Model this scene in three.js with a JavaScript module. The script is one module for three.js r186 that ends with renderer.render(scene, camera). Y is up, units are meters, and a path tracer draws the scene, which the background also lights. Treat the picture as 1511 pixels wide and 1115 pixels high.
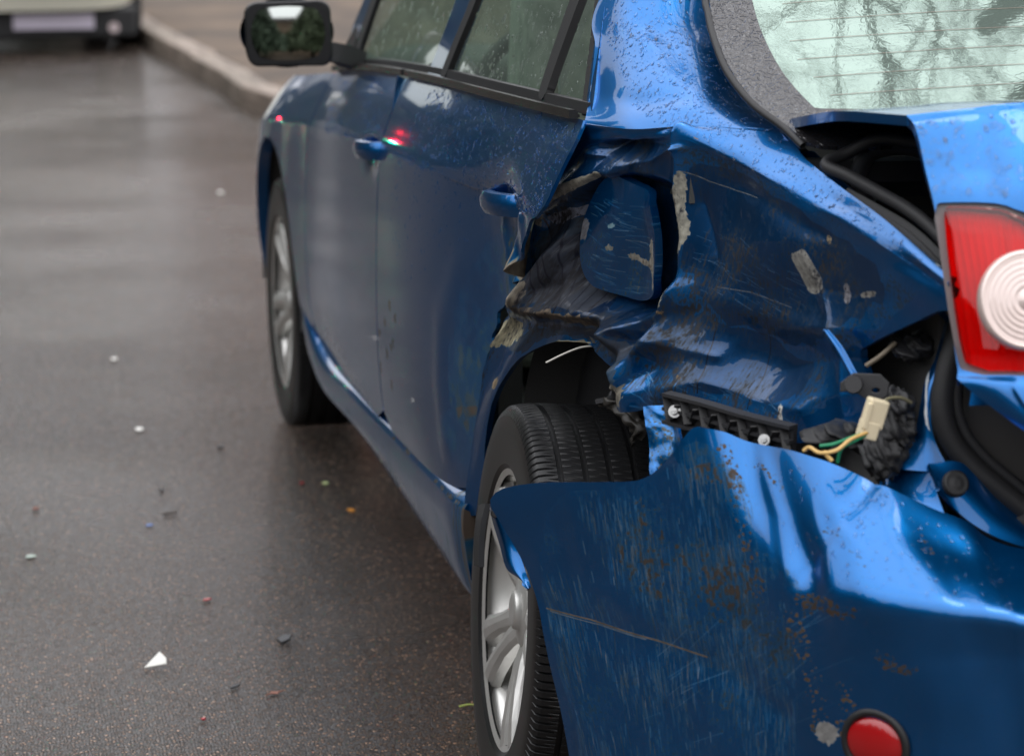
import * as THREE from 'three';
import { mergeGeometries, toCreasedNormals } from 'three/addons/utils/BufferGeometryUtils.js';
import { RoundedBoxGeometry } from 'three/addons/geometries/RoundedBoxGeometry.js';

// ---------------------------------------------------------------- camera, sky, sun, exposure
const scene = new THREE.Scene();
const camera = new THREE.PerspectiveCamera(16.693, 1024 / 755, 0.1, 600);
camera.position.set(-1.5950,1.4340,3.5430);
camera.lookAt(-0.8522,0.6818,0.1017);
camera.focus = 3.58;
camera.userData.fStop = 5.0;
const renderer = new THREE.WebGLRenderer({ antialias: true });
renderer.toneMapping = THREE.LinearToneMapping;
renderer.toneMappingExposure = 1.03;
renderer.shadowMap.enabled = true;

let seed = 7;
const rnd = () => { seed = (seed * 1664525 + 1013904223) >>> 0; return seed / 4294967296; };
const rr = (a, b) => a + (b - a) * rnd();
const hash = (x, y) => { let h = Math.imul(x, 374761393) + Math.imul(y, 668265263) | 0; h = Math.imul(h ^ (h >>> 13), 1274126177); return ((h ^ (h >>> 16)) >>> 0) / 4294967296; };
const vn = (x, y) => { const i = Math.floor(x), j = Math.floor(y), a = x - i, b = y - j, u = a * a * (3 - 2 * a), v = b * b * (3 - 2 * b); return (hash(i, j) * (1 - u) + hash(i + 1, j) * u) * (1 - v) + (hash(i, j + 1) * (1 - u) + hash(i + 1, j + 1) * u) * v; };
const fbm = (x, y, o = 4) => { let s = 0, a = .5, n = 0; for (let k = 0; k < o; k++) { s += a * vn(x + k * 17.3, y + k * 9.1); n += a; x *= 2.03; y *= 2.03; a *= .5; } return s / n; };
const clamp = (v, a = 0, b = 1) => Math.min(b, Math.max(a, v));
const sstep = (a, b, v) => { const t = clamp((v - a) / (b - a)); return t * t * (3 - 2 * t); };

// overcast sky, even all round
{
  const w = 512, h = 256, d = new Float32Array(w * h * 4);
  for (let j = 0; j < h; j++) for (let i = 0; i < w; i++) {
    const el = ((j + .5) / h - .5) * Math.PI, th = i / w * Math.PI * 2, k = (j * w + i) * 4;
    const c = fbm(Math.cos(th) * 3 + 10, Math.sin(th) * 3 + el * 5 + 20, 4) - .5;
    const L = (1.0 + 1.9 * Math.max(0, Math.sin(el))) * (1 + c * .34) * SKY();
    d[k] = L * .98; d[k + 1] = L * .99; d[k + 2] = L * 1.03; d[k + 3] = 1;
  }
  function SKY() { return .95; }
  const t = new THREE.DataTexture(d, w, h, THREE.RGBAFormat, THREE.FloatType);
  t.mapping = THREE.EquirectangularReflectionMapping; t.magFilter = t.minFilter = THREE.LinearFilter; t.needsUpdate = true;
  scene.background = t; scene.environment = t;
}
const sun = new THREE.DirectionalLight(0xfff4e6, .6);
sun.position.set(6, 22, 5); sun.target.position.set(0, 0, -1); sun.castShadow = true; sun.shadow.radius = 40;
sun.shadow.mapSize.set(2048, 2048); Object.assign(sun.shadow.camera, { left: -12, right: 12, top: 14, bottom: -12, near: 1, far: 60 });
scene.add(sun, sun.target);

// ---------------------------------------------------------------- helpers
const V = (a) => new THREE.Vector3(a[0], a[1], a[2]);
const used = new Map();
const numbered = (n) => { const k = used.get(n) || 0; used.set(n, k + 1); return k ? `${n}_${String(k).padStart(3, '0')}` : n; };
function mesh(name, geo, mat, parent) { const m = new THREE.Mesh(geo, mat); m.name = parent ? name : numbered(name); m.castShadow = m.receiveShadow = true; (parent || scene).add(m); return m; }
function group(name, parent) { const g = new THREE.Group(); g.name = parent ? name : numbered(name); (parent || scene).add(g); return g; }
function tag(o, label, category, grp, kind) { if (label) o.userData.label = label; if (category) o.userData.category = category; if (grp) o.userData.group = grp; if (kind) o.userData.kind = kind; return o; }
const std = (c, r = .6, m = 0, x = {}) => new THREE.MeshStandardMaterial({ color: c, roughness: r, metalness: m, side: THREE.DoubleSide, ...x });
const phy = (c, r = .4, m = 0, x = {}) => new THREE.MeshPhysicalMaterial({ color: c, roughness: r, metalness: m, side: THREE.DoubleSide, ...x });
const lin = (r, g, b) => new THREE.Color().setRGB(r, g, b);
const box = (w, h, d, x = 0, y = 0, z = 0, r = 0) => { const g = r ? new RoundedBoxGeometry(w, h, d, 3, r) : new THREE.BoxGeometry(w, h, d); g.translate(x, y, z); return g; };
const merge = (a) => mergeGeometries(a.map((g) => { const q = g.index ? g.toNonIndexed() : g; for (const k of Object.keys(q.attributes)) if (!['position', 'normal', 'uv'].includes(k)) q.deleteAttribute(k); return q; }));
const tube = (pts, r, seg = 40, rad = 8) => new THREE.TubeGeometry(new THREE.CatmullRomCurve3(pts.map(V), false, 'catmullrom', .5), seg, r, rad, false);
// closed profile [[a,b]...] swept along a polyline in a fixed frame (a along 'side', b along 'up')
function sweep(pts, prof, up = [0, 1, 0], seg = 40) {
  const c = new THREE.CatmullRomCurve3(pts.map(V), false, 'catmullrom', .5), pos = [], idx = [], uv = [], n = prof.length;
  for (let i = 0; i <= seg; i++) {
    const p = c.getPoint(i / seg), t = c.getTangent(i / seg), s = new THREE.Vector3().crossVectors(t, V(up)).normalize(), u = new THREE.Vector3().crossVectors(s, t).normalize();
    prof.forEach(([a, b], k) => { const q = p.clone().addScaledVector(s, a).addScaledVector(u, b); pos.push(q.x, q.y, q.z); uv.push(i / seg, k / n); });
  }
  for (let i = 0; i < seg; i++) for (let k = 0; k < n; k++) { const a = i * n + k, b = i * n + (k + 1) % n; idx.push(a, b, b + n, a, b + n, a + n); }
  for (const o of [0, seg * n]) for (let k = 1; k < n - 1; k++) idx.push(o, o + k, o + k + 1);
  const g = new THREE.BufferGeometry(); g.setAttribute('position', new THREE.Float32BufferAttribute(pos, 3)); g.setAttribute('uv', new THREE.Float32BufferAttribute(uv, 2)); g.setIndex(idx);
  return toCreasedNormals(g, .75);
}

// ---------------------------------------------------------------- sheet-metal panels: smooth nets in metres, trimmed and dented
const NETS = {
side: [[[-.755,1.06,.42],[-.772,1.048,.15],[-.785,1.03,-.3],[-.79,1.003,-.9],[-.79,.965,-1.5],[-.787,.918,-2],[-.79,.875,-2.4],[-.785,.83,-2.8],[-.735,.74,-3.2]],
  [[-.777,1.0114,.42],[-.794,1.0001,.15],[-.807,.9832,-.3],[-.812,.9578,-.9],[-.812,.9221,-1.5],[-.809,.8779,-2],[-.8153,.8375,-2.4],[-.8162,.7952,-2.8],[-.7647,.7106,-3.2]],
  [[-.797,.9547,.42],[-.814,.9443,.15],[-.827,.9286,-.3],[-.832,.9051,-.9],[-.832,.872,-1.5],[-.829,.8312,-2],[-.8383,.7937,-2.4],[-.8446,.7546,-2.8],[-.7917,.6763,-3.2]],
  [[-.806,.9264,.42],[-.823,.9163,.15],[-.836,.9013,-.3],[-.841,.8788,-.9],[-.841,.847,-1.5],[-.838,.8078,-2],[-.8487,.7719,-2.4],[-.8574,.7343,-2.8],[-.8038,.6592,-3.2]],
  [[-.81,.898,.42],[-.827,.8884,.15],[-.84,.874,-.3],[-.845,.8524,-.9],[-.845,.822,-1.5],[-.842,.7844,-2],[-.8533,.75,-2.4],[-.8631,.714,-2.8],[-.8093,.642,-3.2]],
  [[-.815,.7765,.42],[-.832,.7687,.15],[-.845,.757,-.3],[-.85,.7394,-.9],[-.85,.7147,-1.5],[-.847,.6842,-2],[-.859,.6562,-2.4],[-.8702,.627,-2.8],[-.816,.5685,-3.2]],
  [[-.817,.655,.42],[-.834,.649,.15],[-.847,.64,-.3],[-.852,.6265,-.9],[-.852,.6075,-1.5],[-.849,.584,-2],[-.8613,.5625,-2.4],[-.873,.54,-2.8],[-.8187,.495,-3.2]],
  [[-.816,.5335,.42],[-.833,.5293,.15],[-.846,.523,-.3],[-.851,.5135,-.9],[-.851,.5002,-1.5],[-.848,.4838,-2],[-.8601,.4688,-2.4],[-.8716,.453,-2.8],[-.8174,.4215,-3.2]],
  [[-.809,.412,.42],[-.826,.4096,.15],[-.839,.406,-.3],[-.844,.4006,-.9],[-.844,.393,-1.5],[-.841,.3836,-2],[-.8521,.375,-2.4],[-.8617,.366,-2.8],[-.8079,.348,-3.2]],
  [[-.797,.331,.42],[-.814,.3298,.15],[-.827,.328,-.3],[-.832,.3253,-.9],[-.832,.3215,-1.5],[-.829,.3168,-2],[-.8383,.3125,-2.4],[-.8446,.308,-2.8],[-.7917,.299,-3.2]],
  [[-.777,.25,.42],[-.794,.25,.15],[-.807,.25,-.3],[-.812,.25,-.9],[-.812,.25,-1.5],[-.809,.25,-2],[-.8153,.25,-2.4],[-.8162,.25,-2.8],[-.7647,.25,-3.2]]],
glass: [[[-.57,1.42,.42],[-.587,1.42,.15],[-.6,1.42,-.3],[-.605,1.42,-.9],[-.605,1.39,-1.5],[-.602,1.34,-2]],
  [[-.63,1.32,.42],[-.647,1.32,.15],[-.66,1.32,-.3],[-.665,1.32,-.9],[-.665,1.29,-1.5],[-.662,1.24,-2]],
  [[-.683,1.2,.42],[-.7,1.2,.15],[-.713,1.2,-.3],[-.718,1.2,-.9],[-.718,1.17,-1.5],[-.715,1.12,-2]],
  [[-.743,1.062,.42],[-.76,1.05,.15],[-.773,1.032,-.3],[-.778,1.005,-.9],[-.778,.967,-1.5],[-.775,.92,-2]]],
cpillar: [[[-.6,1.39,.04],[-.578,1.41,0],[-.55,1.415,-.05],[-.5,1.405,-.09]],
  [[-.7126,1.199,.03],[-.6862,1.2031,.1],[-.6416,1.2044,.13],[-.5791,1.2029,.12]],
  [[-.7329,1.1385,.09],[-.6993,1.1444,.17],[-.6491,1.1467,.21],[-.5896,1.1494,.2]],
  [[-.7526,1.0787,.14],[-.7172,1.0878,.24],[-.6583,1.0953,.31],[-.5904,1.0904,.32]],
  [[-.7697,1.0447,.18],[-.7288,1.0482,.285],[-.6646,1.06,.365],[-.5844,1.06,.46]],
  [[-.7717,1.0203,.15],[-.7331,1.0287,.285],[-.6832,1.0415,.352],[-.621,1.026,.46]]],
quarter: [[[-.7757,1.0443,.164],[-.7435,1.0465,.2535],[-.7123,1.0513,.3096],[-.6578,1.0604,.3732],[-.5856,1.06,.4586],[-.5733,1.0342,.53],[-.5568,1.0108,.61],[-.5399,.9851,.73],[-.5168,.943,.87]],
  [[-.7712,1.0237,.14],[-.7479,1.0322,.235],[-.7143,1.0389,.3],[-.6784,1.0493,.36],[-.6387,1.0314,.445],[-.605,1.0114,.535],[-.5725,.9905,.62],[-.5496,.9694,.735],[-.5183,.9309,.875]],
  [[-.7734,.997,.11],[-.7504,1.0097,.22],[-.7165,1.0149,.285],[-.6797,1.0236,.35],[-.6456,1.0078,.44],[-.6116,.9891,.53],[-.5788,.9669,.615],[-.5529,.9472,.73],[-.5173,.9146,.87]],
  [[-.791,.9144,.02],[-.7588,.9223,.15],[-.7221,.9249,.24],[-.686,.9287,.335],[-.6527,.9244,.43],[-.6199,.9116,.52],[-.583,.899,.605],[-.5549,.8851,.72],[-.5173,.87,.86]],
  [[-.8181,.7627,-.13],[-.7775,.8006,.04],[-.7336,.8007,.16],[-.6978,.8151,.3],[-.6648,.8158,.41],[-.6274,.8137,.5],[-.5897,.8124,.59],[-.5556,.8119,.7],[-.5149,.8188,.84]],
  [[-.8362,.5945,-.3],[-.7915,.6457,-.12],[-.745,.67,.08],[-.7091,.6967,.26],[-.6772,.7026,.38],[-.6358,.7114,.47],[-.5948,.712,.56],[-.5577,.7205,.68],[-.5126,.7426,.82]],
  [[-.8468,.3454,-.42],[-.7942,.382,-.27],[-.7429,.4371,-.05],[-.7051,.4957,.18],[-.6744,.5335,.33],[-.6389,.5579,.43],[-.5947,.5791,.52],[-.5516,.6084,.64],[-.5011,.6424,.78]]],
bumper: [[[-.939,.6197,.32],[-.8572,.6846,.46],[-.7891,.724,.59],[-.7345,.7549,.665],[-.6872,.7417,.69],[-.6416,.742,.755],[-.5775,.7194,.81],[-.4987,.6836,.845],[-.3996,.6483,.87],[0,.6483,.9],[.38,.6483,.88],[.62,.6483,.8],[.78,.6483,.65],[.86,.6483,.42],[.88,.6483,.25]],
  [[-.9242,.5412,.34],[-.8555,.6011,.48],[-.7862,.6381,.605],[-.7308,.6677,.7],[-.6863,.6643,.745],[-.6464,.6714,.828],[-.5736,.6606,.893],[-.495,.6362,.922],[-.4055,.6092,.944],[0,.6092,.974],[.38,.6092,.954],[.62,.6092,.874],[.78,.6092,.724],[.86,.6092,.494],[.88,.6092,.324]],
  [[-.9042,.4652,.37],[-.8423,.4963,.49],[-.7779,.5302,.62],[-.7238,.5574,.725],[-.6838,.5761,.82],[-.6373,.5911,.908],[-.5695,.5948,.972],[-.498,.5891,1.002],[-.4143,.5816,1.021],[0,.5816,1.051],[.38,.5816,1.031],[.62,.5816,.951],[.78,.5816,.801],[.86,.5816,.571],[.88,.5816,.401]],
  [[-.8835,.3804,.4],[-.8306,.3939,.51],[-.7707,.4287,.63],[-.7176,.4575,.73],[-.6759,.4822,.815],[-.6329,.5091,.907],[-.5658,.5259,.973],[-.4944,.5306,1.003],[-.4106,.5309,1.022],[0,.5309,1.052],[.38,.5309,1.032],[.62,.5309,.952],[.78,.5309,.802],[.86,.5309,.572],[.88,.5309,.402]],
  [[-.8628,.2959,.43],[-.8185,.2984,.525],[-.7639,.3334,.635],[-.7149,.3652,.735],[-.6712,.3904,.815],[-.6278,.4174,.9],[-.5594,.4353,.965],[-.4872,.4404,.995],[-.403,.4411,1.015],[0,.4411,1.045],[.38,.4411,1.025],[.62,.4411,.945],[.78,.4411,.795],[.86,.4411,.565],[.88,.4411,.395]],
  [[-.8434,.1799,.45],[-.8074,.1986,.53],[-.7579,.2371,.64],[-.7088,.2699,.735],[-.6673,.2974,.815],[-.6252,.3269,.9],[-.5542,.3443,.96],[-.4813,.3498,.99],[-.3963,.3504,1.01],[0,.3504,1.04],[.38,.3504,1.02],[.62,.3504,.94],[.78,.3504,.79],[.86,.3504,.56],[.88,.3504,.39]]],
lid: [[[-.5436,1.1156,.79],[-.473,1.1228,.8],[-.3873,1.1296,.81],[-.1,1.1296,.825],[.2,1.1296,.825],[.42,1.1296,.79],[.56,1.1296,.74]],
  [[-.5375,1.1018,.805],[-.4703,1.1074,.815],[-.389,1.1143,.825],[-.1,1.1143,.84],[.2,1.1143,.84],[.42,1.1143,.805],[.56,1.1143,.755]],
  [[-.5343,1.0588,.83],[-.4726,1.0628,.845],[-.3981,1.0665,.86],[-.1,1.0665,.875],[.2,1.0665,.875],[.42,1.0665,.84],[.56,1.0665,.79]],
  [[-.5312,1.0162,.855],[-.4751,1.0174,.875],[-.4049,1.0174,.89],[-.1,1.0174,.905],[.2,1.0174,.905],[.42,1.0174,.87],[.56,1.0174,.82]],
  [[-.5234,.9281,.88],[-.4719,.9305,.905],[-.4101,.9308,.92],[-.1,.9308,.935],[.2,.9308,.935],[.42,.9308,.9],[.56,.9308,.85]],
  [[-.5162,.8469,.9],[-.4688,.8499,.925],[-.4111,.8505,.94],[-.1,.8505,.955],[.2,.8505,.955],[.42,.8505,.92],[.56,.8505,.87]],
  [[-.5118,.8267,.915],[-.4708,.8229,.942],[-.4154,.8159,.957],[-.1,.8159,.972],[.2,.8159,.972],[.42,.8159,.937],[.56,.8159,.887]],
  [[-.4319,.7635,.96],[-.4059,.7413,.985],[-.3716,.7201,1],[-.1,.7201,1.015],[.2,.7201,1.015],[.42,.7201,.98],[.56,.7201,.93]]],
lidtop: [[[-.5782,1.0732,.45],[-.503,1.0732,.45],[-.4119,1.0732,.45],[-.1063,1.0732,.45],[.2127,1.0732,.45],[.4467,1.0732,.45],[.5956,1.0732,.45]],
  [[-.5782,1.0936,.5656],[-.503,1.096,.569],[-.4119,1.0984,.5724],[-.1063,1.0984,.5775],[.2127,1.0984,.5775],[.4467,1.0984,.5656],[.5956,1.0984,.5486]],
  [[-.5782,1.1096,.6778],[-.503,1.1144,.6845],[-.4119,1.119,.6912],[-.1063,1.119,.7012],[.2127,1.119,.7012],[.4467,1.119,.6778],[.5956,1.119,.6443]],
  [[-.5436,1.1156,.79],[-.473,1.1228,.8],[-.3873,1.1296,.81],[-.1,1.1296,.825],[.2,1.1296,.825],[.42,1.1296,.79],[.56,1.1296,.74]]],
rearglass: [[[-.528,1.3739,-.1036],[-.4,1.385,-.085],[-.224,1.3953,-.0678],[0,1.4,-.06],[.224,1.3953,-.0678],[.4,1.385,-.085],[.528,1.3739,-.1036]],
  [[-.5742,1.2639,.1164],[-.435,1.275,.135],[-.2436,1.2853,.1522],[0,1.29,.16],[.2436,1.2853,.1522],[.435,1.275,.135],[.5742,1.2639,.1164]],
  [[-.6204,1.1539,.3264],[-.47,1.165,.345],[-.2632,1.1753,.3622],[0,1.18,.37],[.2632,1.1753,.3622],[.47,1.165,.345],[.6204,1.1539,.3264]],
  [[-.66,1.0489,.5164],[-.5,1.06,.535],[-.28,1.0703,.5522],[0,1.075,.56],[.28,1.0703,.5522],[.5,1.06,.535],[.66,1.0489,.5164]]]};
const cr = (a, b, c, d, u) => .5 * (2 * b + (c - a) * u + (2 * a - 5 * b + 4 * c - d) * u * u + (3 * b - a - 3 * c + d) * u * u * u);
const at = (P, k) => { const n = P.length - 1; return k < 0 ? P[0].map((v, i) => 2 * v - P[1][i]) : k > n ? P[n].map((v, i) => 2 * v - P[n - 1][i]) : P[k]; };
function along(P, u) { const n = P.length - 1, f = u * n, i = Math.min(Math.max(Math.floor(f), 0), n - 1), w = f - i, a = at(P, i - 1), b = P[i], c = P[i + 1], d = at(P, i + 2); return [0, 1, 2].map((k) => cr(a[k], b[k], c[k], d[k], w)); }
function surf(net) {
  const f = (s, t) => along(net.map((r) => along(r, s)), t);
  let L = 0, Hh = 0; for (let k = 0; k < 40; k++) { L += V(f(k / 40, .5)).distanceTo(V(f((k + 1) / 40, .5))); Hh += V(f(.5, k / 40)).distanceTo(V(f(.5, (k + 1) / 40))); }
  return { f, L, H: Hh };
}
const segd = (px, py, a, b) => { const dx = b[0] - a[0], dy = b[1] - a[1], l = dx * dx + dy * dy || 1e-12, t = clamp(((px - a[0]) * dx + (py - a[1]) * dy) / l); return Math.hypot(px - a[0] - dx * t, py - a[1] - dy * t); };
const pathd = (px, py, P) => { let m = 1e9; for (let i = 0; i < P.length - 1; i++) m = Math.min(m, segd(px, py, P[i], P[i + 1])); return m; };
function polyd(px, py, P) { let m = 1e9, c = false; for (let i = 0, j = P.length - 1; i < P.length; j = i++) { m = Math.min(m, segd(px, py, P[j], P[i])); if ((P[i][1] > py) !== (P[j][1] > py) && px < (P[j][0] - P[i][0]) * (py - P[i][1]) / (P[j][1] - P[i][1]) + P[i][0]) c = !c; } return c ? m : -m; }
const chaikin = (P, n = 2) => { for (let k = 0; k < n; k++) { const q = []; for (let i = 0; i < P.length; i++) { const a = P[i], b = P[(i + 1) % P.length]; q.push([a[0] * .75 + b[0] * .25, a[1] * .75 + b[1] * .25], [a[0] * .25 + b[0] * .75, a[1] * .25 + b[1] * .75]); } P = q; } return P; };
// features (all in net coordinates, sizes in metres): dent, ridge (crest along a path), step (one side of a path), pocket (inside an outline)
function relief(S, feats, fade) {
  const sc = (p) => [p[0] * S.L, p[1] * S.H];
  const F = feats.map((f) => ({ ...f, c: f.c && sc(f.c), p: f.p && f.p.map(sc) }));
  return (s, t) => {
    const a = s * S.L, b = t * S.H; let v = 0;
    for (const f of F) {
      if (f.k === 'dent') { const ra = f.r[0] ?? f.r, rb = f.r[1] ?? f.r, q = ((a - f.c[0]) / ra) ** 2 + ((b - f.c[1]) / rb) ** 2; if (q < 9) v += f.d * Math.exp(-q); }
      else if (f.k === 'ridge') { const d = pathd(a, b, f.p) / f.w; if (d < 4) v += f.d * (f.sharp ? Math.exp(-d) : Math.exp(-d * d)); }
      else if (f.k === 'pocket') { const d = polyd(a, b, f.p); v += f.d * sstep(-f.w / 2, f.w / 2, d); }
      else if (f.k === 'fold') { const q = Math.exp(-(((a - f.c[0]) / f.r) ** 2 + ((b - f.c[1]) / f.r) ** 2)); if (q > .01) { let w = 0; for (let m = 0; m < 4; m++) { const g = m * 2.4 + (f.turn || 0), u = (a * Math.cos(g) + b * Math.sin(g)) / (f.w * (1 + .37 * m)) + .25 * m + .35 * vn(a / f.w * .8 + m * 9, b / f.w * .8); w += (Math.abs(u - Math.round(u)) * 4 - 1) / (1 + m * .5); } v += f.d * q * w * .6; } }
      else if (f.k === 'crumple') { const q = f.c ? Math.exp(-(((a - f.c[0]) / f.r) ** 2 + ((b - f.c[1]) / f.r) ** 2)) : 1; if (q > .01) v += f.d * q * ((fbm(a / f.w + 31, b / f.w + 7, 2) - .5) * 2 - .5 * Math.abs(fbm(a / f.w * 1.7 + 3, b / f.w * 1.7 + 77, 2) - .5)); }
    }
    return fade ? v * fade(s, t) : v;
  };
}
function panel({ name, net, nu = 100, nv = 60, s = [0, 1], t = [0, 1], keep, cut = [], feats = [], out = [-1, .3, .3], off = 0, mat, lip = .006, parent, round = 2, fade }) {
  const S = surf(NETS[net] || net), h = relief(S, feats, fade), o = V(out), sc = (p) => [p[0] * S.L, p[1] * S.H];
  const K = keep && chaikin(keep, round).map(sc), C = cut.map((c) => chaikin(c, round).map(sc));
  const base = (a, b) => V(S.f(a, b));
  const nrm = (a, b) => { const e = .004, u = base(a + e, b).sub(base(a - e, b)), v = base(a, b + e).sub(base(a, b - e)), n = u.cross(v).normalize(); return n.dot(o) < 0 ? n.negate() : n; };
  const P = [], UV = [], NB = [];
  const point = (a, b) => { const n = nrm(a, b), p = base(a, b).addScaledVector(n, h(a, b) + off); P.push(p.x, p.y, p.z); UV.push(a, 1 - b); NB.push(n); return P.length / 3 - 1; };
  const sd = (a, b) => { let d = K ? polyd(a * S.L, b * S.H, K) : 1; for (const c of C) d = Math.min(d, -polyd(a * S.L, b * S.H, c)); return d; };
  const G = [], D = [], ST = [];
  for (let j = 0; j <= nv; j++) for (let i = 0; i <= nu; i++) { const a = s[0] + (s[1] - s[0]) * i / nu, b = t[0] + (t[1] - t[0]) * j / nv; ST.push([a, b]); D.push(sd(a, b)); G.push(-1); }
  const vert = (k) => G[k] >= 0 ? G[k] : (G[k] = point(...ST[k]));
  const cache = new Map();
  const mid = (k, l) => { const id = k < l ? k * 1e6 + l : l * 1e6 + k; if (!cache.has(id)) { const w = clamp(D[k] / (D[k] - D[l]), .02, .98); cache.set(id, point(ST[k][0] + (ST[l][0] - ST[k][0]) * w, ST[k][1] + (ST[l][1] - ST[k][1]) * w)); } return cache.get(id); };
  const I = [];
  const tri = (a, b, c) => {
    const q = [a, b, c], r = [];
    for (let k = 0; k < 3; k++) { const m = q[k], n = q[(k + 1) % 3]; if (D[m] >= 0) r.push(vert(m)); if ((D[m] >= 0) !== (D[n] >= 0)) r.push(D[m] >= 0 ? mid(m, n) : mid(n, m)); }
    for (let k = 1; k < r.length - 1; k++) I.push(r[0], r[k], r[k + 1]);
  };
  for (let j = 0; j < nv; j++) for (let i = 0; i < nu; i++) { const a = j * (nu + 1) + i, b = a + 1, c = a + nu + 1, d = c + 1; tri(a, b, d); tri(a, d, c); }
  const g = new THREE.BufferGeometry(); g.setAttribute('position', new THREE.Float32BufferAttribute(P, 3)); g.setAttribute('uv', new THREE.Float32BufferAttribute(UV, 2)); g.setIndex(I); g.computeVertexNormals();
  let full = g;
  if (lip) {
    const E = new Map(); for (let k = 0; k < I.length; k += 3) for (let m = 0; m < 3; m++) { const a = I[k + m], b = I[k + (m + 1) % 3], id = a < b ? a * 1e7 + b : b * 1e7 + a; E.set(id, E.has(id) ? null : [a, b]); }
    const lp = [], lu = []; const put = (k, d) => { const n = NB[k]; lp.push(P[k * 3] - n.x * d, P[k * 3 + 1] - n.y * d, P[k * 3 + 2] - n.z * d); lu.push(UV[k * 2], UV[k * 2 + 1]); };
    for (const e of E.values()) if (e) { const [a, b] = e; put(a, 0); put(b, 0); put(b, lip); put(a, 0); put(b, lip); put(a, lip); }
    const lg = new THREE.BufferGeometry(); lg.setAttribute('position', new THREE.Float32BufferAttribute(lp, 3)); lg.setAttribute('uv', new THREE.Float32BufferAttribute(lu, 2)); lg.computeVertexNormals();
    full = mergeGeometries([g.toNonIndexed(), lg]);
  }
  const m = mesh(name, full, mat, parent);
  return { m, S, sd, point: (a, b) => { const n = nrm(a, b); return { p: base(a, b).addScaledVector(n, h(a, b) + off), n }; } };
}
// water beads standing on a panel
const dropGeo = (() => { const g = new THREE.SphereGeometry(1, 10, 5, 0, Math.PI * 2, 0, Math.PI / 2); g.scale(1, .42, 1); return g; })();
const waterMat = phy(0xffffff, .02, 0, { transmission: 1, thickness: .003, ior: 1.33 });
function drops(pn, n, region, size, parent, seedv, density) {
  seed = seedv; const S = pn.S, R = region.map((p) => [p[0] * S.L, p[1] * S.H]);
  const lo = [1e9, 1e9], hi = [-1e9, -1e9]; for (const p of region) for (const k of [0, 1]) { lo[k] = Math.min(lo[k], p[k]); hi[k] = Math.max(hi[k], p[k]); }
  const M = [], up = new THREE.Vector3(0, 1, 0);
  for (let k = 0, tries = 0; k < n && tries < n * 12; tries++) {
    const a = rr(lo[0], hi[0]), b = rr(lo[1], hi[1]); if (polyd(a * S.L, b * S.H, R) < 0 || pn.sd(a, b) < .004) continue;
    const { p, n: nn } = pn.point(a, b), r = size * (.45 + rnd() ** 3 * 1.5), q = new THREE.Quaternion().setFromUnitVectors(up, nn);
    const down = new THREE.Vector3(0, -1, 0).addScaledVector(nn, nn.y).normalize(), z = new THREE.Vector3(0, 0, 1).applyQuaternion(q); const ang = Math.atan2(new THREE.Vector3().crossVectors(z, down).dot(nn), z.dot(down));
    q.premultiply(new THREE.Quaternion().setFromAxisAngle(nn, ang + rr(-.4, .4)));
    const e = rnd() < .25 ? rr(1.3, 2.4) : rr(.9, 1.3);
    M.push(new THREE.Matrix4().compose(p.addScaledVector(nn, -r * .03), q, new THREE.Vector3(r, r * .95, r * e))); k++;
  }
  const im = new THREE.InstancedMesh(dropGeo, waterMat, M.length); M.forEach((m, i) => im.setMatrixAt(i, m)); im.name = 'water_drops'; im.userData.kind = 'stuff'; im.castShadow = im.receiveShadow = true; (parent || pn.m).add(im); return im;
}

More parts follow.
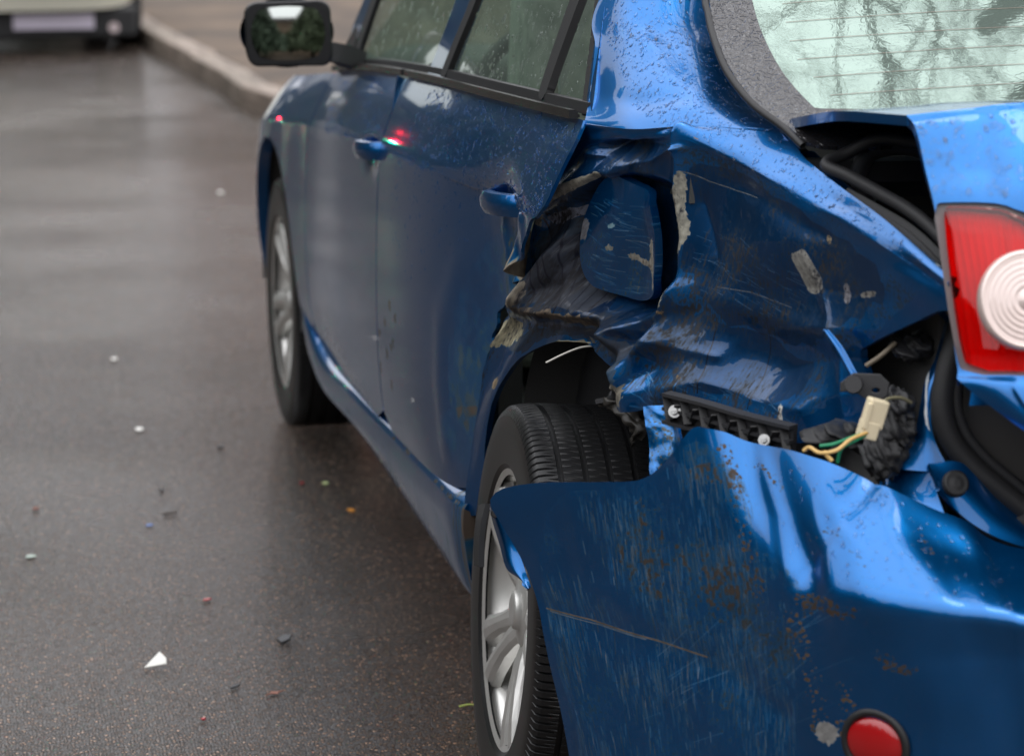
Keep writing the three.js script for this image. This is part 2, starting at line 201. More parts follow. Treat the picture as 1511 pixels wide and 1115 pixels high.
// ---------------------------------------------------------------- skins: paint with scratches, primer, dirt (colour) and their gloss
const PAINT = [0, 98, 166];
function skin(w, h, draw, opt = {}) {
  const mk = () => { const c = document.createElement('canvas'); c.width = w; c.height = h; return c; };
  const A = mk(), B = mk(), Dm = mk(), ca = A.getContext('2d'), cb = B.getContext('2d'), cd = Dm.getContext('2d');
  ca.fillStyle = `rgb(${opt.base || PAINT})`; ca.fillRect(0, 0, w, h); cb.fillStyle = '#000'; cb.fillRect(0, 0, w, h); cd.fillStyle = '#000'; cd.fillRect(0, 0, w, h);
  const T = {
    poly(P, col, matte = 1, sm = 2) { const q = chaikin(P, sm); for (const [c, f] of [[ca, col], [cb, `rgba(255,255,255,${matte})`]]) { c.fillStyle = f; c.beginPath(); q.forEach((p, i) => c[i ? 'lineTo' : 'moveTo'](p[0] * w, p[1] * h)); c.closePath(); c.fill(); } },
    ragged(P, col, matte = 1, amp = .006) { const q = chaikin(P, 3).map((p) => [p[0] + rr(-amp, amp) * h / w, p[1] + rr(-amp, amp)]); T.poly(q, col, matte, 0); },
    line(P, col, px, matte = .8) { for (const [c, f] of [[ca, col], [cb, `rgba(255,255,255,${matte})`]]) { c.strokeStyle = f; c.lineWidth = px; c.lineCap = 'round'; c.beginPath(); P.forEach((p, i) => c[i ? 'lineTo' : 'moveTo'](p[0] * w, p[1] * h)); c.stroke(); } },
    dirt(P, level) { cd.fillStyle = `rgba(255,255,255,${level})`; cd.beginPath(); chaikin(P, 2).forEach((p, i) => cd[i ? 'lineTo' : 'moveTo'](p[0] * w, p[1] * h)); cd.closePath(); cd.fill(); },
    scratches(P, n, col, len, ang, spread, px = 1, matte = .5, clump = false) {
      const lo = [1, 1], hi = [0, 0]; for (const p of P) for (const k of [0, 1]) { lo[k] = Math.min(lo[k], p[k]); hi[k] = Math.max(hi[k], p[k]); }
      for (let k = 0, tr = 0; k < n && tr < n * 8; tr++) { const a = rr(lo[0], hi[0]), b = rr(lo[1], hi[1]); if (polyd(a, b, P) < 0 || (clump && fbm(a * 26 + 5, b * 9 + 60, 3) < rr(.36, .6))) continue; const g = ang + rr(-spread, spread), l = len * rr(.2, 1.4); T.line([[a, b], [a + Math.cos(g) * l * h / w, b + Math.sin(g) * l]], col.replace('A', (rr(.15, .8)).toFixed(2)), px * rr(.5, 1.5), matte * rnd()); k++; }
    },
    w, h,
  };
  draw(T);
  const ia = ca.getImageData(0, 0, w, h), ib = cb.getImageData(0, 0, w, h), id = cd.getImageData(0, 0, w, h), a = ia.data, b = ib.data, d = id.data;
  const out = new Uint8Array(w * h * 4), orm = new Uint8Array(w * h * 4), [sx, sy] = opt.grain || [90, 6], dc = opt.dirt || [78, 66, 56];
  for (let j = 0; j < h; j++) for (let i = 0; i < w; i++) {
    const k = (j * w + i) * 4, o = ((h - 1 - j) * w + i) * 4, u = i / w, v = j / h;
    let matte = b[k] / 255, D = d[k] / 255;
    const st = vn(u * sx * 4, v * sy * 4) * .55 + vn(u * sx * 11 + 50, v * sy * 6) * .45, sp = fbm(u * sx * .5 + 9, v * sx * .5 * h / w + 4, 4);
    const fine = fbm(u * sx * 2.1 + 21, v * sx * 1.3 * h / w + 14, 3), patch = fbm(u * 14 + 70, v * 14 * h / w + 30, 4);
    let dirt = clamp((st * .34 + fine * .35 + patch * .75 - .66) * 3.2) * D * .9 + clamp((fine * .6 + patch * .5 - .64) * 9) * D * .8;
    dirt += clamp((fbm(u * sx * 4.2 + 3, v * sx * 4.2 * h / w + 8, 2) - .78) * 10) * (opt.specks ?? .25);
    dirt = clamp(dirt);
    const tone = 1 + (fbm(u * 9 + 40, v * 9 * h / w + 3, 3) - .5) * .12 + matte * (fbm(u * 160, v * 160 * h / w, 3) - .5) * .55;
    for (let c = 0; c < 3; c++) out[o + c] = clamp(a[k + c] * tone * (1 - dirt) + dc[c] * (.75 + .5 * sp) * dirt, 0, 255);
    out[o + 3] = 255; const dull = clamp(matte + dirt * .9);
    orm[o] = 255 * (1 - dull); orm[o + 1] = 255 * clamp((opt.rough ?? .34) + dull * .34 + (st - .5) * .04 * D); orm[o + 2] = 255 * (opt.metal ?? .9) * (1 - dull); orm[o + 3] = 255;
  }
  const tx = (q, srgb) => { const t = new THREE.DataTexture(q, w, h, THREE.RGBAFormat); if (srgb) t.colorSpace = THREE.SRGBColorSpace; t.magFilter = THREE.LinearFilter; t.minFilter = THREE.LinearMipmapLinearFilter; t.generateMipmaps = true; t.wrapS = t.wrapT = THREE.ClampToEdgeWrapping; t.needsUpdate = true; return t; };
  const O = tx(orm);
  return phy(0xffffff, 1, 1, { map: tx(out, true), roughnessMap: O, metalnessMap: O, clearcoat: 1, clearcoatMap: O, clearcoatRoughness: .035 });
}
const paint = phy(new THREE.Color(`rgb(${PAINT})`), .34, .9, { clearcoat: 1, clearcoatRoughness: .035 });
const paintIn = paint;
const black = std(lin(.012, .012, .013), .55), blackGloss = phy(lin(.008, .008, .009), .25), rubber = std(lin(.018, .018, .019), .6), dark = std(lin(.09, .088, .085), .9), plastic = std(lin(.025, .025, .027), .5);

// ================================================================= ROAD, KERB, VERGE
{
  const n = 2048, col = new Uint8Array(n * n * 4), bmp = new Uint8Array(n * n * 4), cell = 6, m = Math.floor(n / cell);
  const hx = (i, j) => hash(((i % m) + m) % m + 11, ((j % m) + m) % m + 5);
  for (let y = 0; y < n; y++) for (let x = 0; x < n; x++) {
    const gx = x * m / n, gy = y * m / n, i0 = Math.floor(gx), j0 = Math.floor(gy); let b1 = 9, b2 = 9, id = 0;
    for (let j = -1; j <= 1; j++) for (let i = -1; i <= 1; i++) { const r = hx(i0 + i, j0 + j), px = i0 + i + .5 + (r - .5) * .9, q = hx(i0 + i + 77, j0 + j + 31), py = j0 + j + .5 + (q - .5) * .9, d = (px - gx) ** 2 + (py - gy) ** 2; if (d < b1) { b2 = b1; b1 = d; id = hx(i0 + i + 5, j0 + j + 9); } else if (d < b2) b2 = d; }
    const edge = clamp((Math.sqrt(b2) - Math.sqrt(b1)) * 2.2), k = (y * n + x) * 4;
    const proud = id > .45 ? 1 : .35, hh = edge * proud * (.55 + .45 * id);
    const tone = 14 + 34 * edge * (id > .55 ? 1.8 : .5) + (id > .9 ? 55 : 0) * edge + 10 * hash(x, y);
    const warm = hx(i0 + 3, j0 + 8);
    col[k] = tone * (1.08 + .06 * warm); col[k + 1] = tone * .98; col[k + 2] = tone * (.91 - .03 * warm); col[k + 3] = 255;
    bmp[k] = bmp[k + 1] = bmp[k + 2] = 255 * hh; bmp[k + 3] = 255;
  }
  const tx = (d, s) => { const t = new THREE.DataTexture(d, n, n, THREE.RGBAFormat); if (s) t.colorSpace = THREE.SRGBColorSpace; t.wrapS = t.wrapT = THREE.RepeatWrapping; t.magFilter = THREE.LinearFilter; t.minFilter = THREE.LinearMipmapLinearFilter; t.generateMipmaps = true; t.needsUpdate = true; return t; };
  // wetness: low patches hold water
  const q = 512, ro = new Uint8Array(q * q * 4); for (let y = 0; y < q; y++) for (let x = 0; x < q; x++) { const k = (y * q + x) * 4, f = fbm(x / 60, y / 60, 4); ro[k] = ro[k + 2] = 255; ro[k + 1] = 255 * clamp(.16 + (f - .5) * .45, .07, .45); ro[k + 3] = 255; }
  const rt = new THREE.DataTexture(ro, q, q, THREE.RGBAFormat); rt.wrapS = rt.wrapT = THREE.MirroredRepeatWrapping; rt.magFilter = THREE.LinearFilter; rt.repeat.set(.35, .35); rt.needsUpdate = true;
  const mat = phy(0xffffff, 1, 0, { map: tx(col, true), bumpMap: tx(bmp), bumpScale: .009, roughnessMap: rt, vertexColors: true, clearcoat: .2, clearcoatRoughness: .22 });
  const g = new THREE.PlaneGeometry(60, 200, 150, 500); g.rotateX(-Math.PI / 2); g.translate(-14, 0, -60);
  const p = g.attributes.position, uv = g.attributes.uv, c = [];
  for (let i = 0; i < p.count; i++) {
    const x = p.getX(i), z = p.getZ(i); uv.setXY(i, x / 2, z / 2);
    const b = sstep(.35, .75, fbm(x * .9 + 40, z * .13 + 60, 3)) * .6 + .4 * fbm(x * .5 + 9, z * .5 + 70, 3);   // silt washed along the gutter, in streaks
    const pat = .72 + .6 * fbm(x * 1.1 + 3, z * .5 + 30, 4), silt = b * sstep(-3.6, -.9, x); c.push(pat * (1.14 + 1.1 * silt), pat * (1 + .7 * silt), pat * (.86 + .42 * silt));
  }
  g.setAttribute('color', new THREE.Float32BufferAttribute(c, 3));
  tag(mesh('road', g, mat), 'wet dark asphalt street with coarse aggregate', 'road', null, 'structure');
}
const kerbLine = [[1.25, 0, 14], [1.25, 0, 2], [1.1, 0, -3], [.45, 0, -7], [-.09, 0, -9.5], [-.16, 0, -11], [-.28, 0, -12.7], [-.36, 0, -14.3], [-.5, 0, -20], [-.7, 0, -40], [-.9, 0, -90]];
const kerbCurve = new THREE.CatmullRomCurve3(kerbLine.map(V), false, 'catmullrom', .5);
const mottle = (w, h, a, b, s, sx = 1) => { const d = new Uint8Array(w * h * 4); for (let y = 0; y < h; y++) for (let x = 0; x < w; x++) { const k = (y * w + x) * 4, f = fbm(x * s * sx, y * s, 5), g = hash(x, y) * .18 - .09; for (let c = 0; c < 3; c++) d[k + c] = clamp(a[c] + (b[c] - a[c]) * clamp((f - .5) * 2.2 + .5 + g), 0, 255); d[k + 3] = 255; } const t = new THREE.DataTexture(d, w, h, THREE.RGBAFormat); t.colorSpace = THREE.SRGBColorSpace; t.wrapS = t.wrapT = THREE.MirroredRepeatWrapping; t.magFilter = THREE.LinearFilter; t.minFilter = THREE.LinearMipmapLinearFilter; t.generateMipmaps = true; t.needsUpdate = true; return t; };
{
  const kerb = group('kerb'); tag(kerb, 'low grey concrete kerb of long stones beside the wet road', 'kerb', null, 'structure');
  const kerb2 = group('kerb'); tag(kerb2, 'straight grey concrete kerb along the hedge across the street', 'kerb', null, 'structure');
  const mats = [0, 1, 2].map((k) => std(0xffffff, .7, 0, { map: mottle(128, 128, [104 + k * 7, 94 + k * 6, 84 + k * 6], [140 + k * 6, 128 + k * 5, 116 + k * 5], .06) }));
  const len = kerbCurve.getLength(), n = Math.floor(len / 1.0);
  for (let i = 0; i < n; i++) {
    const a = kerbCurve.getPointAt(i / n), b = kerbCurve.getPointAt((i + 1) / n), d = b.clone().sub(a), l = d.length();
    const m = mesh('kerb_stone', new RoundedBoxGeometry(.16, .22, l - .012, 2, .015), mats[i % 3], kerb);
    m.position.copy(a).add(b).multiplyScalar(.5); m.position.x += .08 + (hash(i, 3) - .5) * .01; m.position.y = .01 + (hash(i, 9) - .5) * .012; m.rotation.y = Math.atan2(d.x, d.z);
  }
  for (let i = 0; i < 80; i++) { const m = mesh('kerb_stone', new RoundedBoxGeometry(.16, .24, .99, 1, .012), mats[i % 3], kerb2); m.position.set(-6.9, .01, 14 - i); }
  // pavement strip and bare-earth verge behind the kerb
  const strip = (name, o0, o1, y, mat, label, amp = 0) => {
    const pos = [], uv = [], idx = [], N = 160, M = 14; for (let i = 0; i <= N; i++) { const a = kerbCurve.getPointAt(i / N); for (let k = 0; k <= M; k++) { const x = a.x + o0 + (o1 - o0) * k / M; pos.push(x, y + amp * (fbm(x * 1.3 + 5, a.z * 1.3 + 90, 3) - .5) * Math.min(1, k, M - k + 1), a.z); uv.push(x / 3, a.z / 3); } }
    for (let i = 0; i < N; i++) for (let k = 0; k < M; k++) { const a = i * (M + 1) + k; idx.push(a, a + 1, a + M + 2, a, a + M + 2, a + M + 1); }
    const g = new THREE.BufferGeometry(); g.setAttribute('position', new THREE.Float32BufferAttribute(pos, 3)); g.setAttribute('uv', new THREE.Float32BufferAttribute(uv, 2)); g.setIndex(idx); g.computeVertexNormals();
    tag(mesh(name, g, mat), label, name, null, 'structure');
  };
  strip('pavement', .16, 2.2, .112, std(0xffffff, .75, 0, { map: mottle(512, 512, [62, 49, 37], [98, 80, 62], .02) }), 'wet grey-brown pavement strip behind the kerb');
  strip('verge', 2.2, 40, .118, std(0xffffff, .85, 0, { map: mottle(512, 512, [56, 43, 30], [92, 74, 52], .03) }), 'brown bare-earth verge behind the pavement', .1);
}

// ================================================================= THE DAMAGED BLUE CAR (rear axle over the origin, nose towards -z)
const car = group('damaged_car');
tag(car, 'blue sedan with crushed rear quarter, torn bumper and displaced trunk lid', 'car');
const ZS = [.42, .15, -.3, -.9, -1.5, -2.0, -2.4, -2.8, -3.2], BY = [1.06, 1.048, 1.03, 1.003, .965, .918, .875, .83, .74], FR = [0, .06, .13, .165, .2, .35, .5, .65, .8, .9, 1];
const inv = (A, v) => { const up = A[1] > A[0]; for (let i = 0; i < A.length - 1; i++) if (i === A.length - 2 || (up ? v <= A[i + 1] : v >= A[i + 1])) return (i + (v - A[i]) / (A[i + 1] - A[i])) / (A.length - 1); };
const lerpA = (A, u) => { const f = clamp(u) * (A.length - 1), i = Math.min(Math.floor(f), A.length - 2); return A[i] + (A[i + 1] - A[i]) * (f - i); };
const side = (z, y) => { const s = inv(ZS, z), b = lerpA(BY, s); return [s, inv(FR, (b - y) / (b - .25))]; };
const doorBottom = (z) => .285 + (z + 1.94) / 1.51 * .085;
const arch = []; for (let k = 0; k <= 24; k++) { const a = Math.PI * (1.12 - 1.24 * k / 24); arch.push(side(-2.6 + Math.cos(a) * .37, .315 + Math.sin(a) * .385)); }

// ---- doors and front wing
const cups = [[.4312,.3549],[.208,.2949]].map((c) => ({ k: 'dent', c, r: [.05, .038], d: -.026 }));
const dentDoor = [cups[1],
  { k: 'dent', c: [[.2336,.5467]][0], r: [.2, .24], d: -.05 },
  { k: 'dent', c: [[.226,.6225]][0], r: [.12, .16], d: -.014 },
  { k: 'ridge', p: [[.1694,.4672],[.2023,.5008],[.2164,.5304],[.2216,.5648],[.2295,.6113],[.2382,.6669]], w: .02, d: .012 },
  { k: 'ridge', p: [[.2925,.7467],[.2979,.6746],[.2971,.5957],[.2805,.5087],[.2426,.4366]], w: .03, d: .004 },
  { k: 'dent', c: [[.2002,.4714]][0], r: [.07, .10], d: -.022 },
  { k: 'ridge', p: [[.2313,.4319],[.2285,.483],[.2245,.5329],[.2121,.5787]], w: .014, d: .010, sharp: true },
  { k: 'crumple', c: [[.1878,.4894]][0], r: .10, w: .05, d: .02 }, { k: 'fold', c: [[.1878,.4894]][0], r: .09, w: .06, d: .016, turn: .8 },
];
const rearDoorSkin = skin(1536, 640, (T) => {
  seed = 51;
  T.dirt([[.2429,.4323],[.1918,.4201],[.1607,.4569],[.1872,.5055],[.2204,.5659],[.2396,.7045],[.2835,.7391],[.2912,.6303],[.28,.5273]], .4);
  T.dirt([[.2998,.7153],[.2382,.6669],[.259,.7947],[.3092,.8193]], .3);
  T.dirt([[.2315,.4275],[.1613,.412],[.1765,.4847],[.2273,.5167]], .8);
  for (const q of [[.1906,.4411],[.1747,.4559],[.1804,.4772],[.1629,.4794],[.2174,.5379]]) T.ragged([[-.006, -.02], [.004, -.024], [.008, .01], [.001, .03], [-.007, .014]].map((d) => [q[0] + d[0], q[1] + d[1]]), '#7d7567', .9, .012);
  T.ragged([[.2231,.541],[.2086,.5203],[.2054,.5575],[.2166,.5989],[.2238,.5723]], '#8d8878', .9, .004);
  for (const q of [[.3825,.624],[.3936,.6593],[.3764,.6799],[.3813,.6913],[.408,.7423],[.3848,.754],[.4068,.6859],[.3913,.7078],[.3709,.6379]]) T.ragged([[-.0016, -.008], [.002, -.007], [.0022, .006], [-.001, .012]].map((d) => [q[0] + d[0], q[1] + d[1]]), '#3b3024', .9, .003);
}, { grain: [120, 5], specks: .16 });
const rearDoorOutline = [[.1188,-.0118],[.1126,.0012],[.1115,.0717],[.1183,.1514],[.1262,.2777],[.1533,.4282],[.1753,.465],[.184,.4748],[.2005,.4885],[.2095,.4941],[.2172,.5046],[.2274,.5115],[.241,.5275],[.2385,.5333],[.2489,.5481],[.2463,.563],[.2533,.5836],[.2497,.5905],[.2556,.609],[.2582,.646],[.2565,.6802],[.2562,.7215],[.2633,.8017]];
const rearDoor = panel({ name: 'rear_door', net: 'side', nu: 220, nv: 130, s: [.07, .42], t: [0, .95], mat: rearDoorSkin, parent: car, feats: dentDoor, round: 1, lip: .005,
  keep: [...rearDoorOutline, side(-.5, doorBottom(-.5) + .01), side(-.8, doorBottom(-.8) + .01), side(-1.077, doorBottom(-1.077) + .01), side(-1.077, .5), side(-1.077, .75), side(-1.077, .93), side(-1.077, 1.0), side(-.9, 1.003), side(-.5, 1.0205), side(-.1, 1.037)] });
const frontDoorSkin = skin(1024, 512, (T) => { seed = 52; T.dirt([[.4, .5], [.65, .5], [.65, 1], [.4, 1]], .12); }, { grain: [120, 5], specks: .14 });
const frontDoor = panel({ name: 'front_door', net: 'side', nu: 150, nv: 90, s: [.40, .66], t: [0, .95], mat: frontDoorSkin, parent: car, feats: [cups[0]], round: 1, lip: .02,
  keep: [side(-1.084, .99), side(-1.084, .75), side(-1.084, .5), side(-1.084, doorBottom(-1.084) + .01), side(-1.5, doorBottom(-1.5) + .01), side(-1.9, doorBottom(-1.9) + .01), side(-2.05, .33), side(-2.08, .5), side(-2.06, .75), side(-2.02, .90), side(-2.0, .918), side(-1.5, .965)] });
const wing = panel({ name: 'front_wing', net: 'side', nu: 150, nv: 90, s: [.62, 1], t: [0, 1], mat: frontDoorSkin, parent: car, round: 1, lip: .03,
  keep: [side(-2.007, .916), side(-2.027, .90), side(-2.067, .75), side(-2.087, .5), side(-2.057, .335), side(-2.1, .27), ...arch.slice().reverse(), side(-3.1, .27), side(-3.19, .3), side(-3.19, .5), side(-3.19, .72), side(-2.8, .829), side(-2.4, .874)] });
// ---- sill
{
  const zz = [-.345, -.42, -.6, -1.0, -1.5, -1.9, -2.12, -2.2], rows = [[-.80, .03], [-.830, .012], [-.8385, .004], [-.8425, -.008], [-.8415, -.05], [-.825, -99], [-.795, -98], [-.72, -97]];
  NETS.sill = rows.map(([x, d], i) => zz.map((z, j) => { const e = j === 0 ? .02 : 0, up = j >= 6 ? (j - 5) * .045 : 0; const y = d === -99 ? .235 : d === -98 ? .205 : d === -97 ? .2 : doorBottom(z) + d; return [x + e * .4, y + up * (i < 5 ? 1 : .5), z]; }));
  const sk = skin(1024, 128, (T) => { seed = 53; T.dirt([[0, 0], [.16, 0], [.14, 1], [0, 1]], .9); T.dirt([[.14, .5], [1, .5], [1, 1], [.14, 1]], .35); for (let k = 0; k < 14; k++) { const a = rr(.05, .45); T.ragged([[a, .24], [a + rr(.006, .02), .25], [a + .01, .36], [a, .34]], '#2a2621', .9, .02); } }, { grain: [60, 4] });
  panel({ name: 'sill', net: 'sill', nu: 120, nv: 40, mat: sk, parent: car, lip: .02, out: [-1, .2, .2] });
}
// ---- side glass, pillars, frames
const glassMat = phy(lin(.62, .74, .66), .03, 0, { transmission: .92, thickness: 0, ior: 1.52 });
const GP = (name, keep, mat, off, lip = .004, parent = car, nu = 120) => panel({ name, net: 'glass', nu, nv: 60, t: [.1, 1.04], keep, mat, off, lip, parent, round: 1 });
const frontGlass = GP('front_window', [[.9472,1.0113],[.957,.6897],[.9508,.3516],[.5245,.4409],[.5592,.7285],[.5972,.9982]], glassMat, -.004);
const rearGlass = GP('rear_window', [[.5752,.9895],[.5508,.7262],[.5368,.4451],[.3156,.3747],[.3197,.6882],[.3202,.9733],[.4458,.9869]], glassMat, -.004);
const quarterGlass = GP('quarter_window', [[.3087,.9778],[.3109,.6853],[.3156,.3747],[.2944,.2831],[.2758,.6277],[.2386,.8281],[.2091,.9873]], glassMat, -.004);
const bPillarSkin = skin(256, 256, () => { }, { grain: [30, 3] });
GP('pillar', [[.6174,1.0161],[.6083,.9628],[.5894,.7763],[.5821,.4912],[.5147,.4704],[.5392,.7227],[.5574,.9834],[.5646,1.005]], bPillarSkin, .004, .014);
GP('door_frame', [[.1887,1.0084],[.2005,.9911],[.2398,.8087],[.2773,.6282],[.3086,.2858],[.2801,.2806],[.2626,.6235],[.2318,.7865],[.1777,1.0018]], bPillarSkin, .003, .01);
GP('windscreen_pillar', [[1.0609,1.0182],[1.0476,.9417],[.9862,.8314],[.9351,.5314],[.8815,.3488],[.8341,.3733],[.8611,.6295],[.9252,.817],[.9545,.9464],[.9594,1.0204]], bPillarSkin, .003, .012);
GP('window_seal', [[.5724,.9988],[.5701,.9533],[.5487,.7669],[.536,.4783],[.5237,.4739],[.5344,.7668],[.5551,.9518],[.5577,.9953]], black, .006, .01);
GP('division_bar', [[.3184,.9847],[.3231,.9307],[.3255,.6901],[.3275,.4064],[.3075,.4014],[.3051,.6834],[.3048,.9253],[.3018,.9837]], black, .007, .012);
GP('window_seal', [[.2112,1.002],[.2479,.8307],[.2846,.654],[.3228,.2885],[.3086,.2858],[.2729,.6501],[.237,.8277],[.1948,1.0018]], black, .002, .008);
GP('mirror_triangle', [[1.0525,1.0184],[1.0384,.961],[.9921,.9032],[.9747,.8553],[.9399,.8769],[.9429,.9697],[.9256,1.0215]], black, .008, .012);
GP('window_seal', [[.9435,1.0021],[.946,.947],[.9241,.7948],[.8875,.5142],[.8567,.5427],[.8931,.804],[.9125,.9492],[.9038,1.0082]], black, .006, .01);
const prof = [[-.010, -.005], [.002, -.005], [.005, -.003], [.005, .000], [.0025, .0008], [.003, .004], [-.002, .007], [-.010, .007]];
const beltPts = (s0, s1, off) => { const S = surf(NETS.side), a = []; for (let k = 0; k <= 14; k++) { const q = S.f(s0 + (s1 - s0) * k / 14, .0); a.push([q[0] - off, q[1] + .006, q[2]]); } return a; };
const mouldMat = phy(lin(.014, .014, .014), .25);
mesh('belt_moulding', sweep(beltPts(.122, .405, .004), prof, [0, 1, 0], 50), mouldMat, car);
mesh('belt_moulding', sweep(beltPts(.411, .62, .004), prof, [0, 1, 0], 40), mouldMat, car);
mesh('inner_belt_seal', sweep(beltPts(.122, .62, -.018).map((p) => [p[0], p[1] + .008, p[2]]), [[-.008, -.008], [.008, -.008], [.006, .008], [-.006, .008]], [0, 1, 0], 60), black, car);
// ---- door handles: bow, end cap, cup
function handle(door, c, yaw) {
  const h = group('door_handle', door.m); h.position.copy(c); h.rotation.y = yaw; h.rotation.z = .12;
  const bow = sweep([[-.008, .004, .095], [-.03, .006, .075], [-.043, .004, .03], [-.043, .0, -.03], [-.03, -.006, -.07], [-.006, -.008, -.09]], [[-.009, -.015], [-.013, -.005], [-.013, .007], [-.007, .017], [.005, .017], [.010, .005], [.008, -.015]], [0, 1, 0], 36);
  mesh('handle_bow', bow, paint, h);
  return h;
}
const hf = [[.4312,.3549],[.2126,.2942]];
handle(frontDoor, frontDoor.point(...hf[0]).p, .02); handle(rearDoor, rearDoor.point(...hf[1]).p, .05);
// ---- door mirror
{
  const m = group('door_mirror', car), c = [[-.9367,1.03,-1.64]][0]; m.position.set(...c); m.rotation.set(-.062, -.15, 0);
  const sh = (w, h, r) => { const s = new THREE.Shape(); s.moveTo(-w + r, -h); s.lineTo(w - r * .8, -h); s.quadraticCurveTo(w, -h, w, -h + r); s.lineTo(w * .98, h - r); s.quadraticCurveTo(w * .97, h, w * .9 - r * .7, h); s.lineTo(-w + r * 1.1, h * .96); s.quadraticCurveTo(-w, h * .94, -w, h * .94 - r); s.lineTo(-w * .99, -h + r * 1.6); s.quadraticCurveTo(-w * .96, -h, -w + r, -h); return s; };
  mesh('mirror_rim', new THREE.ExtrudeGeometry(sh(.084, .062, .024), { depth: .03, bevelEnabled: true, bevelSize: .004, bevelThickness: .006, bevelSegments: 3, curveSegments: 10 }).translate(0, 0, -.03), blackGloss, m);
  const shell = new THREE.SphereGeometry(1, 32, 16, 0, Math.PI * 2, 0, Math.PI / 2); shell.rotateX(-Math.PI / 2); shell.scale(.0945, .071, .09); shell.translate(-.003, .002, -.006);
  mesh('mirror_shell', shell, paint, m);
  const gl = new THREE.PlaneGeometry(2, 2, 24, 16), ga = gl.attributes.position;
  for (let i = 0; i < ga.count; i++) { const u = ga.getX(i), v = ga.getY(i), k = 1 - .16 * u * u * v * v, x = u * k * .075, y = v * k * .0535; ga.setXYZ(i, x, y, .0085 - (x * x + y * y) / 2.2); } gl.computeVertexNormals();
  mesh('mirror_glass', gl, phy(lin(.72, .76, .72), .04, 1), m);
  mesh('mirror_arm', sweep([[.06, -.035, -.03], [.095, -.042, -.035], [.14, -.06, -.06]], [[-.03, -.018], [.03, -.018], [.026, .02], [-.026, .02]], [0, 1, 0], 10), black, m);
}
// ---- C pillar with the rear quarter
const cSkin = skin(512, 768, (T) => { seed = 61; T.scratches([[0, 0], [.3, 0], [.3, 1], [0, 1]], 30, 'rgba(150,160,175,A)', .05, 1.5, .5, 1, .3); }, { grain: [40, 4], specks: .08 });
const cp = panel({ name: 'rear_pillar', net: 'cpillar', nu: 90, nv: 110, t: [0, .802], mat: cSkin, parent: car, lip: 0, out: [-.8, .5, .3], feats: [
  { k: 'ridge', p: [[.4628,.1768],[.6076,.3633],[.6819,.5135],[.5869,.6068],[.3749,.6345]], w: .028, d: -.0035 },
  ] });
// quarter panel
const FLAP = [[.1434,.3978],[.2515,.4207],[.3123,.4433],[.341,.5051],[.3652,.5997],[.3569,.6486],[.3235,.6699],[.2574,.6545],[.1958,.6452],[.1473,.5917],[.1159,.5012]];
const POCK = [[.1321,.4159],[.291,.4162],[.3738,.4432],[.3974,.5249],[.4077,.6059],[.3984,.6568],[.3475,.6878],[.248,.6755],[.1769,.6644],[.115,.5805],[.0905,.4878]];
const qFeats = [
  { k: 'dent', c: [[.1936,.3045]][0], r: [.085, .04], d: -.026 },
  { k: 'ridge', p: [[.0226,.5051],[.0659,.4341],[.1416,.392],[.22,.3786]], w: .022, d: .014 },
  { k: 'ridge', p: [[.3589,.0924],[.386,.3624],[.3853,.4553],[.4009,.5242],[.4077,.6059],[.4082,.6743],[.3976,.7668]], w: .020, d: .022, sharp: true },
  { k: 'pocket', p: POCK, w: .03, d: -.034 },
  { k: 'dent', c: [[.4976,.4547]][0], r: [.07, .10], d: -.014 },
  { k: 'ridge', p: [[.4955,.3705],[.5851,.3664],[.746,.376]], w: .02, d: -.003 },
  { k: 'dent', c: [[.6473,.7089]][0], r: [.12, .07], d: -.02 },
  { k: 'ridge', p: [[.4217,.6437],[.5254,.6266],[.699,.6334],[.8106,.6302]], w: .018, d: .006 },
  { k: 'ridge', p: [[.3952,.851],[.4937,.8453],[.6308,.8616],[.759,.8697],[.8235,.8708]], w: .05, d: .024 },
  { k: 'ridge', p: [[.0604,.6896],[.1425,.7127],[.2238,.6994],[.3042,.7327],[.3674,.7997],[.4036,.8498]], w: .022, d: .020 },
  { k: 'ridge', p: [[.1194,.7446],[.2061,.7362],[.2814,.7613]], w: .02, d: -.012 },
  { k: 'crumple', c: [[.0866,.6793]][0], r: .09, w: .045, d: .016 }, { k: 'fold', c: [[.0575,.6682]][0], r: .11, w: .07, d: .016, turn: .5 },
  { k: 'fold', c: [[.346,.8085]][0], r: .10, w: .06, d: .02, turn: 1.1 }, { k: 'fold', c: [[.1166,.6099]][0], r: .07, w: .08, d: .010, turn: 1.5 },
  { k: 'fold', c: [[.1867,.3787]][0], r: .09, w: .09, d: .012, turn: .2 }, { k: 'fold', c: [[.7655,.6461]][0], r: .13, w: .12, d: .010, turn: 1.3 },
  { k: 'crumple', w: .16, d: .008 },
  { k: 'ridge', p: [[.038,.6521],[.0299,.698],[.0265,.7474],[.0246,.8047],[.0282,.8644],[.0324,.921]], w: .03, d: -.008 },
  { k: 'ridge', p: [[.104,.7137],[.1954,.7083],[.2723,.7018],[.3162,.7377],[.3795,.8172]], w: .012, d: .012, sharp: true },
  { k: 'ridge', p: [[.2288,.7136],[.2916,.7601],[.3143,.8148]], w: .012, d: -.010, sharp: true },
  { k: 'ridge', p: [[.316,.7189],[.4203,.7388],[.553,.7373]], w: .014, d: .008, sharp: true },
  { k: 'ridge', p: [[.3921,.8362],[.5493,.7895],[.6684,.8052],[.7913,.7952]], w: .014, d: .008, sharp: true },
  { k: 'ridge', p: [[.0718,.3338],[.195,.3675],[.2902,.3559],[.3768,.3026]], w: .014, d: .010, sharp: true },
  { k: 'ridge', p: [[.4309,.445],[.4794,.5493],[.4765,.6447]], w: .018, d: -.008, sharp: true },
  { k: 'ridge', p: [[.7216,.4596],[.7962,.5845],[.8337,.689],[.8683,.805]], w: .016, d: .005, sharp: true },
];
